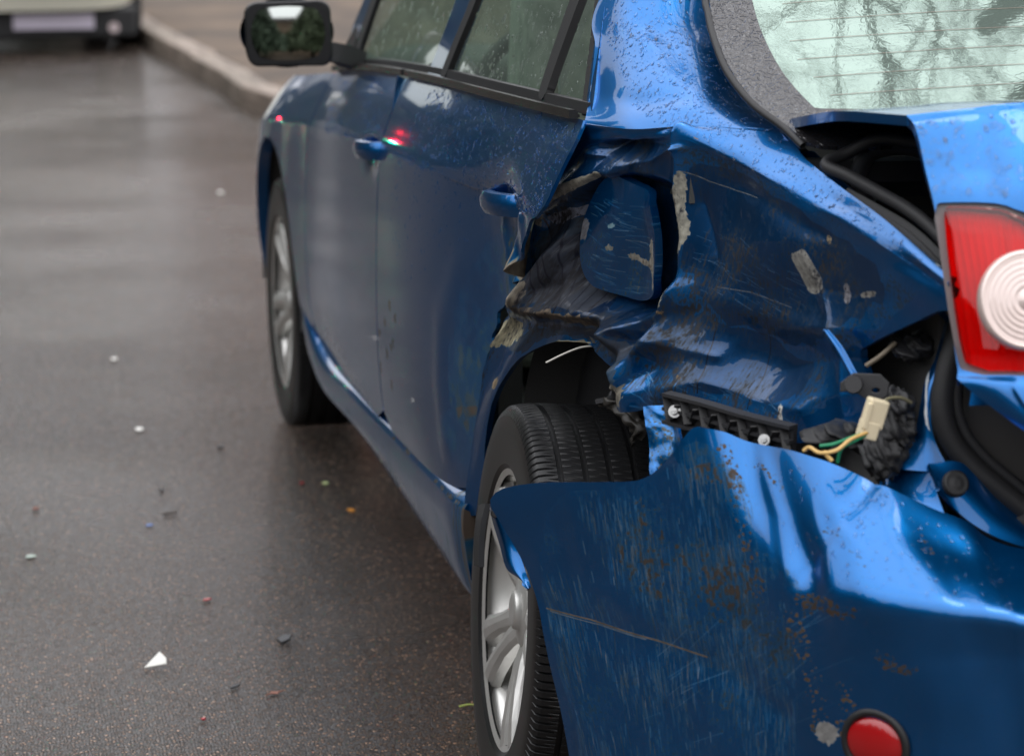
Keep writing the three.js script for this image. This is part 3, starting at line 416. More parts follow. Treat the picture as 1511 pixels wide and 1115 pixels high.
const ARCHQ = [[.0986,1.0323],[.0819,.9646],[.0721,.9084],[.082,.8636],[.117,.8201],[.1557,.7934],[.1968,.7715],[.2496,.7701],[.289,.8014],[.3126,.8262],[.368,.8523],[.4095,.8616],[.4751,.8417],[.5099,.84],[.6292,.8539],[.7575,.8601],[.8178,.8586],[.8677,.8347],[.9057,.7979],[.9085,.7659],[.8912,.7045],[.8595,.6459],[.8917,.6032],[.9378,.5213],[1.0043,.3628],[1.0548,.3317],[1.0898,1.0915],[.3559,1.0881]];
const qSkin = skin(2048, 1400, (T) => {
  seed = 62;
  const primer = '#8c897d', bare = '#9b9688', brown = '#6d5f4e';
  T.dirt([[.0081,.5425],[.1596,.5119],[.2422,.6825],[.094,.7247],[.0352,.6714]], .8);
  T.dirt([[.0089,.5144],[.1273,.4828],[.2299,.6709],[.2741,.7078],[.1331,.7413],[.0418,.7148],[.0229,.6063]], .85);
  T.dirt([[.3652,.3842],[.546,.3406],[.7605,.3519],[.8781,.437],[.8752,.5618],[.7813,.7373],[.7714,.8549],[.4742,.8374],[.391,.7956],[.4147,.6181]], .2);
  T.dirt([[.4781,.3792],[.7966,.3726],[.8667,.4658],[.8015,.5644],[.6628,.5188],[.4912,.4721]], .3);
  T.dirt([[.0776,.6925],[.2675,.6856],[.3967,.8189],[.3395,.8469],[.2617,.7711],[.1725,.7637],[.102,.8061],[.0595,.968],[.0205,.9514],[.0197,.7665]], .8);
  T.dirt([[.0504,.1593],[.3762,.281],[.7685,.259],[.9877,.2921],[.8991,.546],[.8285,.8565],[.4056,.8593],[.2741,.7078],[.0858,.7086],[.0259,.5414]], .5);
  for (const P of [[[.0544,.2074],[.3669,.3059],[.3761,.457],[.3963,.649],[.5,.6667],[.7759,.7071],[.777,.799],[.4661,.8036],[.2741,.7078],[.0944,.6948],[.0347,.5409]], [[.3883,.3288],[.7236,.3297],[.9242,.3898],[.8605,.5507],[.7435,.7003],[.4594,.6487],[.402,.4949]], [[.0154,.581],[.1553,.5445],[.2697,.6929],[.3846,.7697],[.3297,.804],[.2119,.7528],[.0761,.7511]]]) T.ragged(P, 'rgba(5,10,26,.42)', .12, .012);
  T.scratches([[.42,.4911],[.6388,.478],[.7485,.5365],[.6323,.6349],[.4319,.6144]], 80, 'rgba(110,135,170,A)', .05, .12, .15, 1.5);
  T.scratches([[.391,.7956],[.7913,.7952],[.7714,.8549],[.4036,.8498]], 60, 'rgba(130,165,205,A)', .06, .2, .15, 1.5);
  T.scratches([[.0081,.5425],[.1664,.527],[.2346,.6843],[.1024,.7106]], 80, 'rgba(130,130,140,A)', .07, 1.5, .2, 1.4);
  T.ragged([[.03,.5481],[.0951,.5172],[.1519,.5292],[.2178,.6187],[.2653,.6786],[.1937,.7041],[.0944,.6948],[.0335,.6323]], 'rgba(74,62,58,.62)', .6, .008);
  T.ragged([[.2724,.7395],[.3192,.7311],[.3721,.7859],[.3934,.8195],[.351,.8307],[.3019,.8123]], 'rgba(62,56,60,.7)', .6, .006);
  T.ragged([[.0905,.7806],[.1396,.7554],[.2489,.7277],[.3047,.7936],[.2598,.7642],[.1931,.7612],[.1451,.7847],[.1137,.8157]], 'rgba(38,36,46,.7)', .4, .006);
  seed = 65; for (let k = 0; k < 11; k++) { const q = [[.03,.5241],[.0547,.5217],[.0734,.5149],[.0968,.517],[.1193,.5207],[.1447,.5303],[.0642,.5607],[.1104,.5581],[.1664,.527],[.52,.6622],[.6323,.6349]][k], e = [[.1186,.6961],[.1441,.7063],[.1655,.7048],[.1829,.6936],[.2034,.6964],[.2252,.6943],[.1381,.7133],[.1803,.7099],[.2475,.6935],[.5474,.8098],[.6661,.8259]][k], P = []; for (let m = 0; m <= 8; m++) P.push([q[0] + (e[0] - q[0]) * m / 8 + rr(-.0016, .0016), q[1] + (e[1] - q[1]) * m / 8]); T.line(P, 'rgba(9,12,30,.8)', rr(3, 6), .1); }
  T.ragged([[.0066,.5318],[.0055,.4993],[.0351,.4553],[.0843,.4185],[.1403,.3881],[.1569,.3988],[.1069,.4331],[.0623,.4695],[.0334,.5038],[.0298,.5299],[.0308,.5521]], bare, .9, .003);
  T.ragged([[.0265,.5244],[.1088,.4853],[.1393,.5014],[.0859,.5247],[.0562,.5467]], '#7e8494', .8, .004);
  T.ragged([[.3873,.373],[.4071,.3943],[.4,.4524],[.4158,.4891],[.4228,.514],[.4111,.5505],[.4041,.5794],[.4096,.6191],[.4156,.6615],[.3998,.669],[.3924,.6088],[.3866,.555],[.3822,.4987],[.3849,.4413]], primer, .95, .003);
  T.ragged([[.0247,.7905],[.0315,.7414],[.0515,.7213],[.1054,.7665],[.1004,.7819],[.0809,.7867],[.0834,.7992],[.0538,.7866]], '#a39d82', .9, .004);
  T.ragged([[.6819,.467],[.7007,.4552],[.7184,.4338],[.7342,.4532],[.7746,.5239],[.729,.5579],[.7078,.505]], '#7b7973', .9, .001);
  T.ragged([[.8063,.487],[.8192,.4713],[.8314,.5255],[.8187,.5369]], '#77757a', .8, .002);
  T.ragged([[.8454,.4849],[.8792,.4522],[.8794,.4722],[.8497,.4997]], '#807c74', .8, .002);
  T.ragged([[.7585,.3662],[.7727,.372],[.7716,.3953],[.7593,.3908]], '#8a7a60', .8, .002);
  T.ragged([[.0575,.6991],[.1626,.7055],[.2549,.6967],[.3087,.7322],[.2985,.7518],[.2369,.7288],[.1616,.7306],[.0956,.7279]], brown, .9, .006);
  T.ragged([[.2982,.8091],[.3784,.8127],[.4134,.8379],[.3852,.859],[.342,.8447]], '#6f6a60', .9, .006);
  T.ragged([[.1279,.8333],[.1566,.7957],[.2041,.7639],[.2553,.7692],[.2059,.7774],[.1678,.8035],[.1404,.8359]], '#857d6a', .85, .003);
  T.ragged([[.0596,.8417],[.0764,.8392],[.0866,.8538],[.0696,.8555]], '#80705a', .8, .003);
  T.ragged([[.0159,.6306],[.0569,.6217],[.1031,.6808],[.0773,.7072],[.0377,.6854]], '#7a7367', .9, .006);
  T.ragged([[.7384,.7945],[.7491,.7947],[.7771,.8538],[.7603,.8596]], '#b9b6b0', .9, .003);
  for (const q of [[.4116,.6735],[.3944,.6889],[.4986,.7902],[.4098,.185],[.0516,.3752]]) T.ragged([[-.006, -.004], [.004, -.006], [.007, .002], [-.002, .006]].map((d) => [q[0] + d[0], q[1] + d[1]]), '#8a6c46', .9, .003);
  T.line([[.3959,.3811],[.4426,.3916],[.5016,.3905],[.5686,.376]], '#6d6a66', 3);
  T.line([[.5016,.6026],[.589,.5914],[.6926,.5966]], '#51545c', 3);
}, { grain: [130, 8], specks: .5, dirt: [27, 27, 33] });
const quarter = panel({ name: 'rear_quarter_panel', net: 'quarter', nu: 300, nv: 220, mat: qSkin, parent: car, feats: qFeats, fade: (a, b) => sstep(-.01, .15, b), round: 1, lip: .010, out: [-1, .3, .4], s: [-.0, 1], t: [0, 1],
  cut: [[[.0145,-.3278],[.025,-.0401],[.0079,.2921],[.0086,.4293],[.0106,.5171],[.0168,.5885],[.0383,.6587],[.0561,.6748],[.0328,.6791],[.0479,.6958],[.0262,.7002],[.0416,.7206],[.0284,.7322],[.0382,.7513],[.029,.7788],[.0355,.7927],[.0301,.8254],[.032,.8561],[.0326,.8881],[.0335,.9249],[.0396,.9699],[.0662,1.058],[-.1552,1.0592],[-.1639,.2862]], ARCHQ] });
// fuel flap: a bent plate standing off its pocket
{
  panel({ name: 'fuel_flap', net: 'quarter', nu: 60, nv: 60, s: [.10, .42], t: [.2, .75], keep: FLAP, mat: qSkinFlap(), parent: car, off: -.004, lip: .012, out: [-1, .3, .4], feats: [
    { k: 'dent', c: [[.2391,.5385]][0], r: [.07, .08], d: .016 }, { k: 'ridge', p: [[.3241,.4631],[.3498,.5256],[.3689,.6128]], w: .02, d: .014 }, { k: 'dent', c: [[.2999,.6335]][0], r: .05, d: -.012 }] });
}
function qSkinFlap() {
  return skin(1400, 1000, (T) => {
    seed = 64;
    T.dirt([[.1216,.5334],[.3203,.5363],[.368,.6402],[.2609,.665],[.1838,.6415]], .5);
    T.scratches([[.0945,.4526],[.3203,.4634],[.3677,.6266],[.308,.6601],[.202,.6435]], 130, 'rgba(130,145,170,A)', .05, .1, .15, 1.3);
    T.ragged([[.273,.5797],[.2844,.5677],[.3066,.5817],[.3282,.585],[.3177,.5394],[.3384,.537],[.3536,.6012],[.3597,.6345],[.3445,.6458],[.3375,.6098],[.31,.5922],[.2917,.5885]], '#8f8b80', .9, .003);
    T.ragged([[.2208,.5627],[.2366,.5559],[.2495,.565],[.2321,.5719]], '#85857c', .9, .003);
    T.ragged([[.2114,.5173],[.2307,.5117],[.2381,.5212],[.2191,.5268]], '#6f8f9a', .8, .002);
    T.ragged([[.1129,.5344],[.1362,.5119],[.1588,.5518],[.1453,.577]], '#6e7077', .8, .004);
  }, { grain: [130, 8], specks: .4 });
}
// ---- bumper cover
const bSkin = skin(2048, 1024, (T) => {
  seed = 71; const W = '#403127', mud = '#3a2d23';
  const face = [[.045,.1608],[.123,.1874],[.1895,.0561],[.2284,.1314],[.2588,.2486],[.2785,.3888],[.2975,.6363],[.287,.8363],[.0199,.8684],[.0243,.4379]];
  T.dirt(face, .3);
  T.dirt([[.1031,.2434],[.1862,.1281],[.2594,.1523],[.2612,.3052],[.2321,.4619],[.1575,.4647],[.1082,.4]], .6);
  T.dirt([[.161,.3695],[.2806,.2999],[.3146,.4488],[.3041,.8182],[.1784,.8182]], .3);
  T.scratches(face, 2300, 'rgba(98,98,108,A)', .05, 1.53, .06, 1.1, .5, true);
  T.scratches(face, 260, 'rgba(140,142,150,A)', .025, 1.52, .1, 1.2, .5);
  T.scratches([[.114,.5641],[.3162,.4135],[.3125,.8363],[.1031,.8326]], 36, 'rgba(120,140,170,A)', .09, -.6, .25, 1.3, .4);
  const blob = (P, n, sz, col) => { for (let k = 0; k < n * 2.4; k++) { const i = Math.floor(rnd() * (P.length - 1)), f = rnd(), c = [P[i][0] + (P[i + 1][0] - P[i][0]) * f + rr(-1, 1) * sz * 1.2, P[i][1] + (P[i + 1][1] - P[i][1]) * f + rr(-1, 1) * sz * 2], r = sz * rr(.1, .55) * rnd(), q = []; for (let m = 0; m < 9; m++) { const a = m / 9 * 6.283, e = r * rr(.5, 1.2); q.push([c[0] + Math.cos(a) * e, c[1] + Math.sin(a) * e * 2]); } T.poly(q, col, 1); } };
  blob([[.227,.0875],[.2416,.1608],[.2478,.2073]], 46, .009, W);
  blob([[.2635,.1145],[.3027,.1334],[.3088,.1671]], 14, .006, W);
  blob([[.2375,.2551],[.2468,.3511],[.2492,.4596]], 30, .008, mud);
  blob([[.3,.4253],[.323,.4293],[.3548,.4498]], 50, .009, mud);
  blob([[.3123,.4143],[.3066,.4592]], 26, .007, mud);
  blob([[.3845,.57],[.3967,.6097],[.4117,.6195]], 40, .007, mud);
  blob([[.345,.637],[.3522,.7457],[.341,.8]], 40, .007, '#57432f');
  blob([[.2871,.4536],[.3139,.6365],[.3211,.8]], 50, .009, '#524233');
  blob([[.3254,.2889],[.3632,.2454],[.3855,.3439]], 12, .005, mud);
  blob([[.4551,.1947],[.4543,.2385]], 8, .004, mud);
  T.ragged([[.3172,.7455],[.3448,.7728],[.3371,.8273],[.3127,.8]], '#8b8a88', .7, .006);
  T.line([[.0249,.4713],[.0713,.4908],[.1155,.5273],[.1827,.5827]], '#5b5148', 5, .9); T.line([[.0281,.4778],[.0776,.5016],[.1215,.5376]], '#77706a', 2, .9);
}, { grain: [150, 5], specks: .25, dirt: [48, 40, 35] });
const BUMP = [[-.0023,.1352],[.0079,.1022],[.0288,.1097],[.0759,.1516],[.1236,.164],[.1417,.1497],[.1611,.1087],[.1798,.0603],[.1922,.0353],[.2109,.0516],[.2582,.0533],[.319,.0542],[.3603,.0594],[.3944,.0646],[.4205,.073],[.4502,.0862],[.4884,.093],[.5317,.0785],[.5679,.0993]];
const BOT = [[.0037,.9915],[.0049,.8852],[.0094,.7166],[.0165,.5148],[.0173,.4039],[.0109,.2959],[.0034,.1987]];
const bumper = panel({ name: 'rear_bumper', net: 'bumper', nu: 330, nv: 150, mat: bSkin, parent: car, round: 1, lip: .008, out: [-.6, .4, 1],
  keep: [...BUMP, [.63, BUMP[BUMP.length - 1][1]], [.99, .05], [.99, .97], [.06, .97], ...BOT],
  feats: [
    { k: 'ridge', p: [[.4205,.073],[.3921,.1671],[.3724,.2163],[.3422,.284],[.3108,.3514],[.2897,.3992]], w: .012, d: -.005, sharp: true },
    { k: 'ridge', p: [[.3713,.2252],[.3798,.2681],[.3712,.3496]], w: .03, d: .002 },
    { k: 'ridge', p: [[.2926,.1368],[.2996,.2356],[.2941,.3551]], w: .03, d: .003 },
    { k: 'ridge', p: [[.2922,.3987],[.3569,.4035],[.4283,.4041],[.4997,.4049],[.5734,.4099]], w: .024, d: .005 },
    { k: 'ridge', p: [[.0245,.475],[.1153,.5306],[.1971,.6087],[.2796,.7453]], w: .02, d: -.004 },
    { k: 'dent', c: [[.3151,.3811]][0], r: .05, d: -.010 },
    { k: 'dent', c: [[.4749,.1946]][0], r: [.12, .04], d: -.012 },
    { k: 'crumple', w: .2, d: .008 } ] });
{
  const c = bumper.point(...[[.3793,.8146]][0]); const r = mesh('reflector', (() => { const g = new THREE.SphereGeometry(1, 32, 12, 0, Math.PI * 2, 0, Math.PI / 2); g.rotateX(Math.PI / 2); g.scale(.036, .032, .012); return g; })(), phy(lin(.35, .004, .006), .25, 0, { clearcoat: 1 }), bumper.m); r.position.copy(c.p).addScaledVector(c.n, -.001); r.quaternion.setFromUnitVectors(new THREE.Vector3(0, 0, 1), c.n);
  const ring = mesh('reflector_seat', new THREE.TorusGeometry(.038, .005, 8, 36), black, bumper.m); ring.position.copy(c.p); ring.quaternion.copy(r.quaternion);
}
// torn inner flange of the bumper's wheel-arch edge, with its bolt hole
{
  const a = [[-.9247,.5522,.29],[-.9224,.5317,.305],[-.9163,.5047,.32],[-.9114,.4774,.34],[-.8996,.4686,.357],[-.8864,.4582,.372]], b = [[-.9198,.563,.315],[-.9085,.5371,.335],[-.899,.5081,.346],[-.8925,.487,.358],[-.8888,.4723,.366],[-.8851,.4596,.374]];
  NETS.tab = [a, a.map((p, i) => [(p[0] + b[i][0]) / 2 - .004, (p[1] + b[i][1]) / 2, (p[2] + b[i][2]) / 2 + .004]), b];
  panel({ name: 'bumper_flange', net: 'tab', nu: 40, nv: 12, mat: paint, parent: car, lip: .004, out: [-.3, .4, 1] });
  const h = mesh('bolt', new THREE.CylinderGeometry(.006, .006, .006, 12), black, car); h.position.set(...[[-.9214,.5472,.318]][0]); h.rotation.x = 1.2;
  const liner = [[-.9334,.5569,.31],[-.9401,.5368,.32],[-.9439,.5105,.325],[-.945,.4794,.33]];
  mesh('torn_liner_edge', sweep(liner, [[-.006, -.012], [.006, -.01], [.004, .012], [-.004, .01]], [0, 0, 1], 24), rubber, car);
}
// ---- trunk lid
const lidSkin = skin(512, 512, (T) => { seed = 81; }, { grain: [30, 20], specks: .1 });
const LAMP = [[-.0003,.4114],[.047,.4079],[.1603,.4085],[.2764,.4197],[.3359,.4623],[.377,.5386],[.3743,.7486],[.3302,.7441],[.0156,.7561],[-.0057,.6302],[-.0061,.5145]];
const lid = panel({ name: 'trunk_lid', net: 'lid', nu: 110, nv: 120, mat: lidSkin, parent: car, lip: .014, out: [0, .3, 1], cut: [LAMP], round: 1,
  feats: [] });
const lidTop = panel({ name: 'trunk_lid_top', net: 'lidtop', nu: 60, nv: 30, mat: lidSkin, parent: car, lip: .012, out: [0, 1, .1] });
panel({ name: 'trunk_lid_inner', net: 'lid', nu: 40, nv: 40, s: [.03, .97], t: [.04, .78], mat: paintIn, parent: car, off: -.045, lip: 0, out: [0, .3, 1] });
panel({ name: 'trunk_lid_inner', net: 'lidtop', nu: 30, nv: 20, s: [.02, .98], mat: paintIn, parent: car, off: -.014, lip: 0, out: [0, 1, .1] });
// tail lamp on the lid: grey edge, red lens, round clear lens with rings
{
  const lampPanel = (name, keep, off, mat, lip, feats = []) => panel({ name, feats, net: 'lid', nu: 70, nv: 80, s: [-.03, .6], t: [.3, .85], keep, off, mat, lip, parent: car, out: [0, .3, 1], round: 1 });
  panel({ name: 'tail_lamp_housing', net: 'lid', nu: 140, nv: 130, s: [-.03, .6], t: [.3, .85], keep: LAMP, cut: [[[.029,.4221],[.0554,.4187],[.1581,.4222],[.2753,.4335],[.3322,.4742],[.3699,.5496],[.3671,.7258],[.3297,.7259],[.0335,.7284],[.0167,.6303],[.0175,.5144]]], off: -.006, mat: std(lin(.16, .15, .15), .5), lip: .036, parent: car, out: [0, .3, 1], round: 1 });
  const red = phy(lin(.86, .012, .02), .04, 0, { transmission: 1, thickness: 0, ior: 1.5 });
  const fl = document.createElement('canvas'); fl.width = 512; fl.height = 512; { const c = fl.getContext('2d'); for (let i = 0; i < 512; i++) { const v = Math.round(127 + 127 * Math.sin(i / 512 * Math.PI * 2 * 40)); c.fillStyle = `rgb(${v},${v},${v})`; c.fillRect(i, 0, 1, 512); } }
  const flute = new THREE.CanvasTexture(fl);
  lampPanel('lamp_reflector', LAMP, -.019, phy(lin(.86, .82, .80), .5, .15, { bumpMap: flute, bumpScale: .0007 }), 0);
  const IN = [[.029,.4221],[.0554,.4187],[.1581,.4222],[.2753,.4335],[.3322,.4742],[.3699,.5496],[.3671,.7258],[.3297,.7259],[.0335,.7284],[.0167,.6303],[.0175,.5144]];
  const lens = lampPanel('tail_lamp_lens', IN, -.004, red, .012, [{ k: 'pocket', p: IN, w: .05, d: .012 }]);
  const dr = phy(lin(.36, .002, .004), .3, 0, { clearcoat: 1 });
  panel({ name: 'lens_band', net: 'lid', nu: 40, nv: 8, s: [-.03, .6], t: [.3, .9], keep: [[.0228,.6839],[.3303,.6855],[.3651,.6853],[.3647,.7137],[.3297,.714],[.0257,.7142]], off: .0095, mat: dr, lip: 0, parent: car, out: [0, .3, 1], round: 1 });
  const c = lens.point(...[[.2846,.5874]][0]), w = [], mm = phy(lin(.74, .60, .55), .3, .35, { clearcoat: 1, clearcoatRoughness: .1 });
  const p = [[0, .012], [.006, .013], [.011, .008]]; for (let r = .014; r < .046; r += .006) p.push([r, .0098 - r * .05], [r + .003, .0106 - r * .05], [r + .005, .0098 - r * .05]); p.push([.047, .008], [.050, .009], [.053, .006], [.054, -.004]); void w;
  const g = new THREE.LatheGeometry(p.map((q) => new THREE.Vector2(q[0], q[1])), 64); g.rotateX(Math.PI / 2);
  const dome = new THREE.SphereGeometry(.09, 40, 10, 0, Math.PI * 2, 0, .63); dome.rotateX(Math.PI / 2); dome.translate(0, 0, -.0725); const dg = mesh('reversing_lens_cover', dome, phy(0xffffff, .03, 0, { transmission: 1, thickness: 0, ior: 1.5 }), car); dg.position.copy(c.p).addScaledVector(c.n, .004); dg.quaternion.setFromUnitVectors(new THREE.Vector3(0, 0, 1), c.n);
  const m = mesh('reversing_lens', g, mm, car); m.position.copy(c.p).addScaledVector(c.n, .002); m.quaternion.setFromUnitVectors(new THREE.Vector3(0, 0, 1), c.n); m.scale.set(1.02, 1.05, 1);
}
// ---- rear window: fogged, wet glass with a black printed border
{
  const n = 1024, b = new Uint8Array(n * n * 4); for (let y = 0; y < n; y++) for (let x = 0; x < n; x++) { const k = (y * n + x) * 4, wx = x + 26 * fbm(x / 30, y / 30 + 9, 2), wy = y + 26 * fbm(x / 30 + 40, y / 30, 2), f = Math.abs(fbm(wx / 16, wy / 16, 2) - .5) * 2; const v = sstep(0, .5, f) * .7 + .3 * fbm(x / 7, y / 7, 2); b[k] = b[k + 1] = b[k + 2] = 255 * v; b[k + 3] = 255; }
  const bt = new THREE.DataTexture(b, n, n, THREE.RGBAFormat); bt.wrapS = bt.wrapT = THREE.MirroredRepeatWrapping; bt.magFilter = THREE.LinearFilter; bt.repeat.set(2.6, 1.5); bt.needsUpdate = true;
  const frost = phy(lin(.27, .35, .305), .03, .72, { bumpMap: bt, bumpScale: .000012, ior: 1.5 });
  const frit = phy(lin(.035, .033, .035), .09, .25, { bumpMap: bt, bumpScale: .0016, ior: 1.8 });
  const outer = [[-.0132,.4703],[-.0122,.5421],[-.0077,.6252],[.0059,.7447],[.0348,.8592],[.0719,.9436],[.0943,1.0098],[.1738,1.0329]], inner = [[.0532,.4831],[.0557,.5551],[.0611,.6269],[.0775,.7474],[.0979,.8329],[.1221,.9134]];
  const k0 = [[.5, 1.03], [.25, 1.03], ...outer.slice().reverse(), [.02, .3], [.04, .02]], sym = (P) => [...P, ...P.slice().reverse().map((p) => [1 - p[0], p[1]])];
  const i0 = [[.5, .93], ...inner.slice().reverse(), [.085, .30], [.11, .08]];
  panel({ name: 'rear_windscreen', net: 'rearglass', nu: 160, nv: 110, s: [-.03, 1.03], t: [0, 1.05], keep: sym(i0), mat: frost, lip: 0, out: [0, 1, .6], parent: car, round: 1 });
  const band = panel({ name: 'windscreen_border', net: 'rearglass', nu: 200, nv: 130, s: [-.03, 1.03], t: [0, 1.05], keep: sym(k0), cut: [sym(i0)], mat: frit, lip: .006, out: [0, 1, .6], parent: car, round: 1 });
  const S = surf(NETS.rearglass), pt = (s, t, o = .002) => { const q = S.f(s, t); return [q[0], q[1] + o, q[2] + o]; };
  const wire = std(lin(.30, .24, .19), .6);
  for (let k = 0; k < 12; k++) { const t = .14 + k * .065, P = []; const s0 = .1 + (t > .7 ? (t - .7) * .25 : 0); for (let i = 0; i <= 16; i++) P.push(pt(s0 + (1 - 2 * s0) * i / 16, t, .0006)); mesh('heating_wire', tube(P, .00032, 40, 4), wire, car); }
  const seal = outer.map((q) => pt(q[0] - .004, q[1], -.001)); mesh('windscreen_seal', tube([pt(.03, .05), pt(.01, .25), ...seal.slice(0, 7)], .005, 60, 8), black, car);
  void band;
}
// ---- trunk opening: gutter, rubber seal, cavity
{
  const sealPts = [[-.4454,1.0584,.62],[-.4957,1.0632,.58],[-.5315,1.0443,.56],[-.5616,1.0322,.57],[-.5459,1.0228,.61],[-.5299,1.0105,.68],[-.5175,.9994,.74],[-.5055,.9826,.79],[-.491,.9534,.845],[-.4773,.9246,.87]];
  mesh('trunk_seal', tube(sealPts, .008, 90, 10), rubber, car);
  const ribs = []; for (let k = 0; k <= 6; k++) ribs.push([-.004 + k * .0040, -.016 - k * .0026 + (k % 2 ? .0045 : 0)]); for (let k = 6; k >= 0; k--) ribs.push([-.004 + k * .0040, -.028 - k * .0026]);
  mesh('ribbed_seal', sweep(sealPts.slice(4), ribs, [0, 1, 0], 80), rubber, car);
  mesh('hinge_arm', tube([[-.4887,.9755,.52],[-.5004,1.0098,.52],[-.4899,1.0404,.53],[-.4578,1.0504,.55],[-.4321,1.0474,.58]], .012, 40, 10), plastic, car);
  const gut = [[-.5877,1.0612,.47],[-.5779,1.0472,.49],[-.5733,1.0342,.53],[-.5567,1.0092,.61],[-.5399,.9835,.73],[-.5199,.9401,.87]];
  NETS.gutter = [gut, gut.map((p) => [p[0] + .02, p[1] - .025, p[2]]), gut.map((p) => [p[0] + .05, p[1] - .03, p[2]]), gut.map((p) => [p[0] + .055, p[1] - .10, p[2]])];
  panel({ name: 'trunk_gutter', net: 'gutter', nu: 60, nv: 20, mat: paintIn, parent: car, lip: 0, out: [0, 1, 0] });
  mesh('scuttle_ledge', sweep([[-.5722,1.0367,.46],[-.5608,1.0251,.48],[-.5008,1.0226,.5],[-.3748,1.0209,.5]], [[-.02, -.02], [.02, -.02], [.02, .006], [-.02, .006]], [0, 1, 0], 20), black, car);
  mesh('trunk_cavity', merge([box(1.0, .02, .8, .04, .42, .36), box(.02, .5, .78, -.47, .66, .36), box(1.1, .5, .02, 0, .7, -.12), box(.9, .5, .02, 0, .6, .77)]), dark, car);
  // lower loop of the seal, jamb strip and rear panel
  const low = [[-.4693,.8785,.79],[-.4749,.8507,.79],[-.4864,.8162,.795],[-.4919,.7773,.8],[-.4834,.7416,.805],[-.4616,.7114,.812],[-.431,.6838,.822],[-.3996,.6585,.832],[-.3605,.6322,.84]];
  mesh('trunk_seal', tube([...low, [0, low[8][1] - .02, .87], [.5, .75, .82]], .0135, 100, 12), rubber, car);
  mesh('trunk_seal_lip', tube([...low.map((p) => [p[0] + .016, p[1] + .010, p[2] + .002]), [0, .68, .86]], .007, 100, 8), rubber, car);
  const ja = [[-.4735,.8705,.755],[-.4794,.8482,.755],[-.4872,.8252,.76],[-.5001,.8025,.765],[-.5077,.7714,.77],[-.5152,.7403,.775],[-.5344,.7013,.785]], jb = [[-.474,.8743,.775],[-.4776,.8485,.778],[-.488,.8172,.78],[-.4989,.7864,.785],[-.5016,.7593,.79],[-.4958,.7318,.795],[-.4819,.7018,.805]];
  NETS.jamb = [ja, ja.map((p, i) => [(p[0] + jb[i][0]) / 2 - .003, (p[1] + jb[i][1]) / 2, (p[2] + jb[i][2]) / 2 + .006]), jb];
  const jsk = skin(256, 128, (T) => { seed = 90; T.ragged([[.42, .0], [.5, 0], [.55, .35], [.7, .5], [.78, .9], [.7, .8], [.5, .5]], '#c9cdd0', .9, .03); }, { grain: [20, 5] });
  panel({ name: 'trunk_jamb', net: 'jamb', nu: 50, nv: 20, mat: jsk, parent: car, lip: .01, out: [-.3, .2, 1] });
  const ra = [[-.513,.714,.815],[-.4724,.7136,.822],[-.4304,.67,.832],[-.3663,.6192,.845]], rb = [[-.5077,.6898,.842],[-.4815,.6582,.85],[-.4405,.6326,.86],[-.377,.6105,.87]];
  NETS.rearflange = [ra, ra.map((p, i) => [(p[0] + rb[i][0]) / 2, (p[1] + rb[i][1]) / 2, (p[2] + rb[i][2]) / 2 + .004]), rb];
  panel({ name: 'rear_panel_flange', net: 'rearflange', nu: 40, nv: 14, mat: paint, parent: car, lip: .006, out: [-.1, .4, 1] });
  const bolt = mesh('flange_grommet', new THREE.LatheGeometry([[0, .004], [.006, .005], [.008, .002], [.012, .004], [.015, .003], [.016, -.003]].map((q) => new THREE.Vector2(...q)), 28), black, car); bolt.position.set(...[[-.4889,.696,.842]][0]); bolt.rotation.x = 1.15;
  // bumper shelf between the flange and the bumper cover
  const sa = [[-.5467,.6806,.745],[-.5366,.6982,.755],[-.5052,.7059,.8]], sb = [[-.5508,.6783,.768],[-.5301,.665,.81],[-.4974,.6497,.845]]; NETS.shelf = [sa, sb.map((p, i) => [(p[0] + sa[i][0]) / 2, (p[1] + sa[i][1]) / 2 - .004, (p[2] + sa[i][2]) / 2]), sb];
  panel({ name: 'bumper_shelf', net: 'shelf', nu: 20, nv: 16, mat: paint, parent: car, lip: .004, out: [-.1, .6, 1] });
  mesh('rear_body_wall', merge([box(1.2, .3, .02, .1, .42, .80), box(.02, .35, .5, -.54, .52, .5)]), dark, car);
}
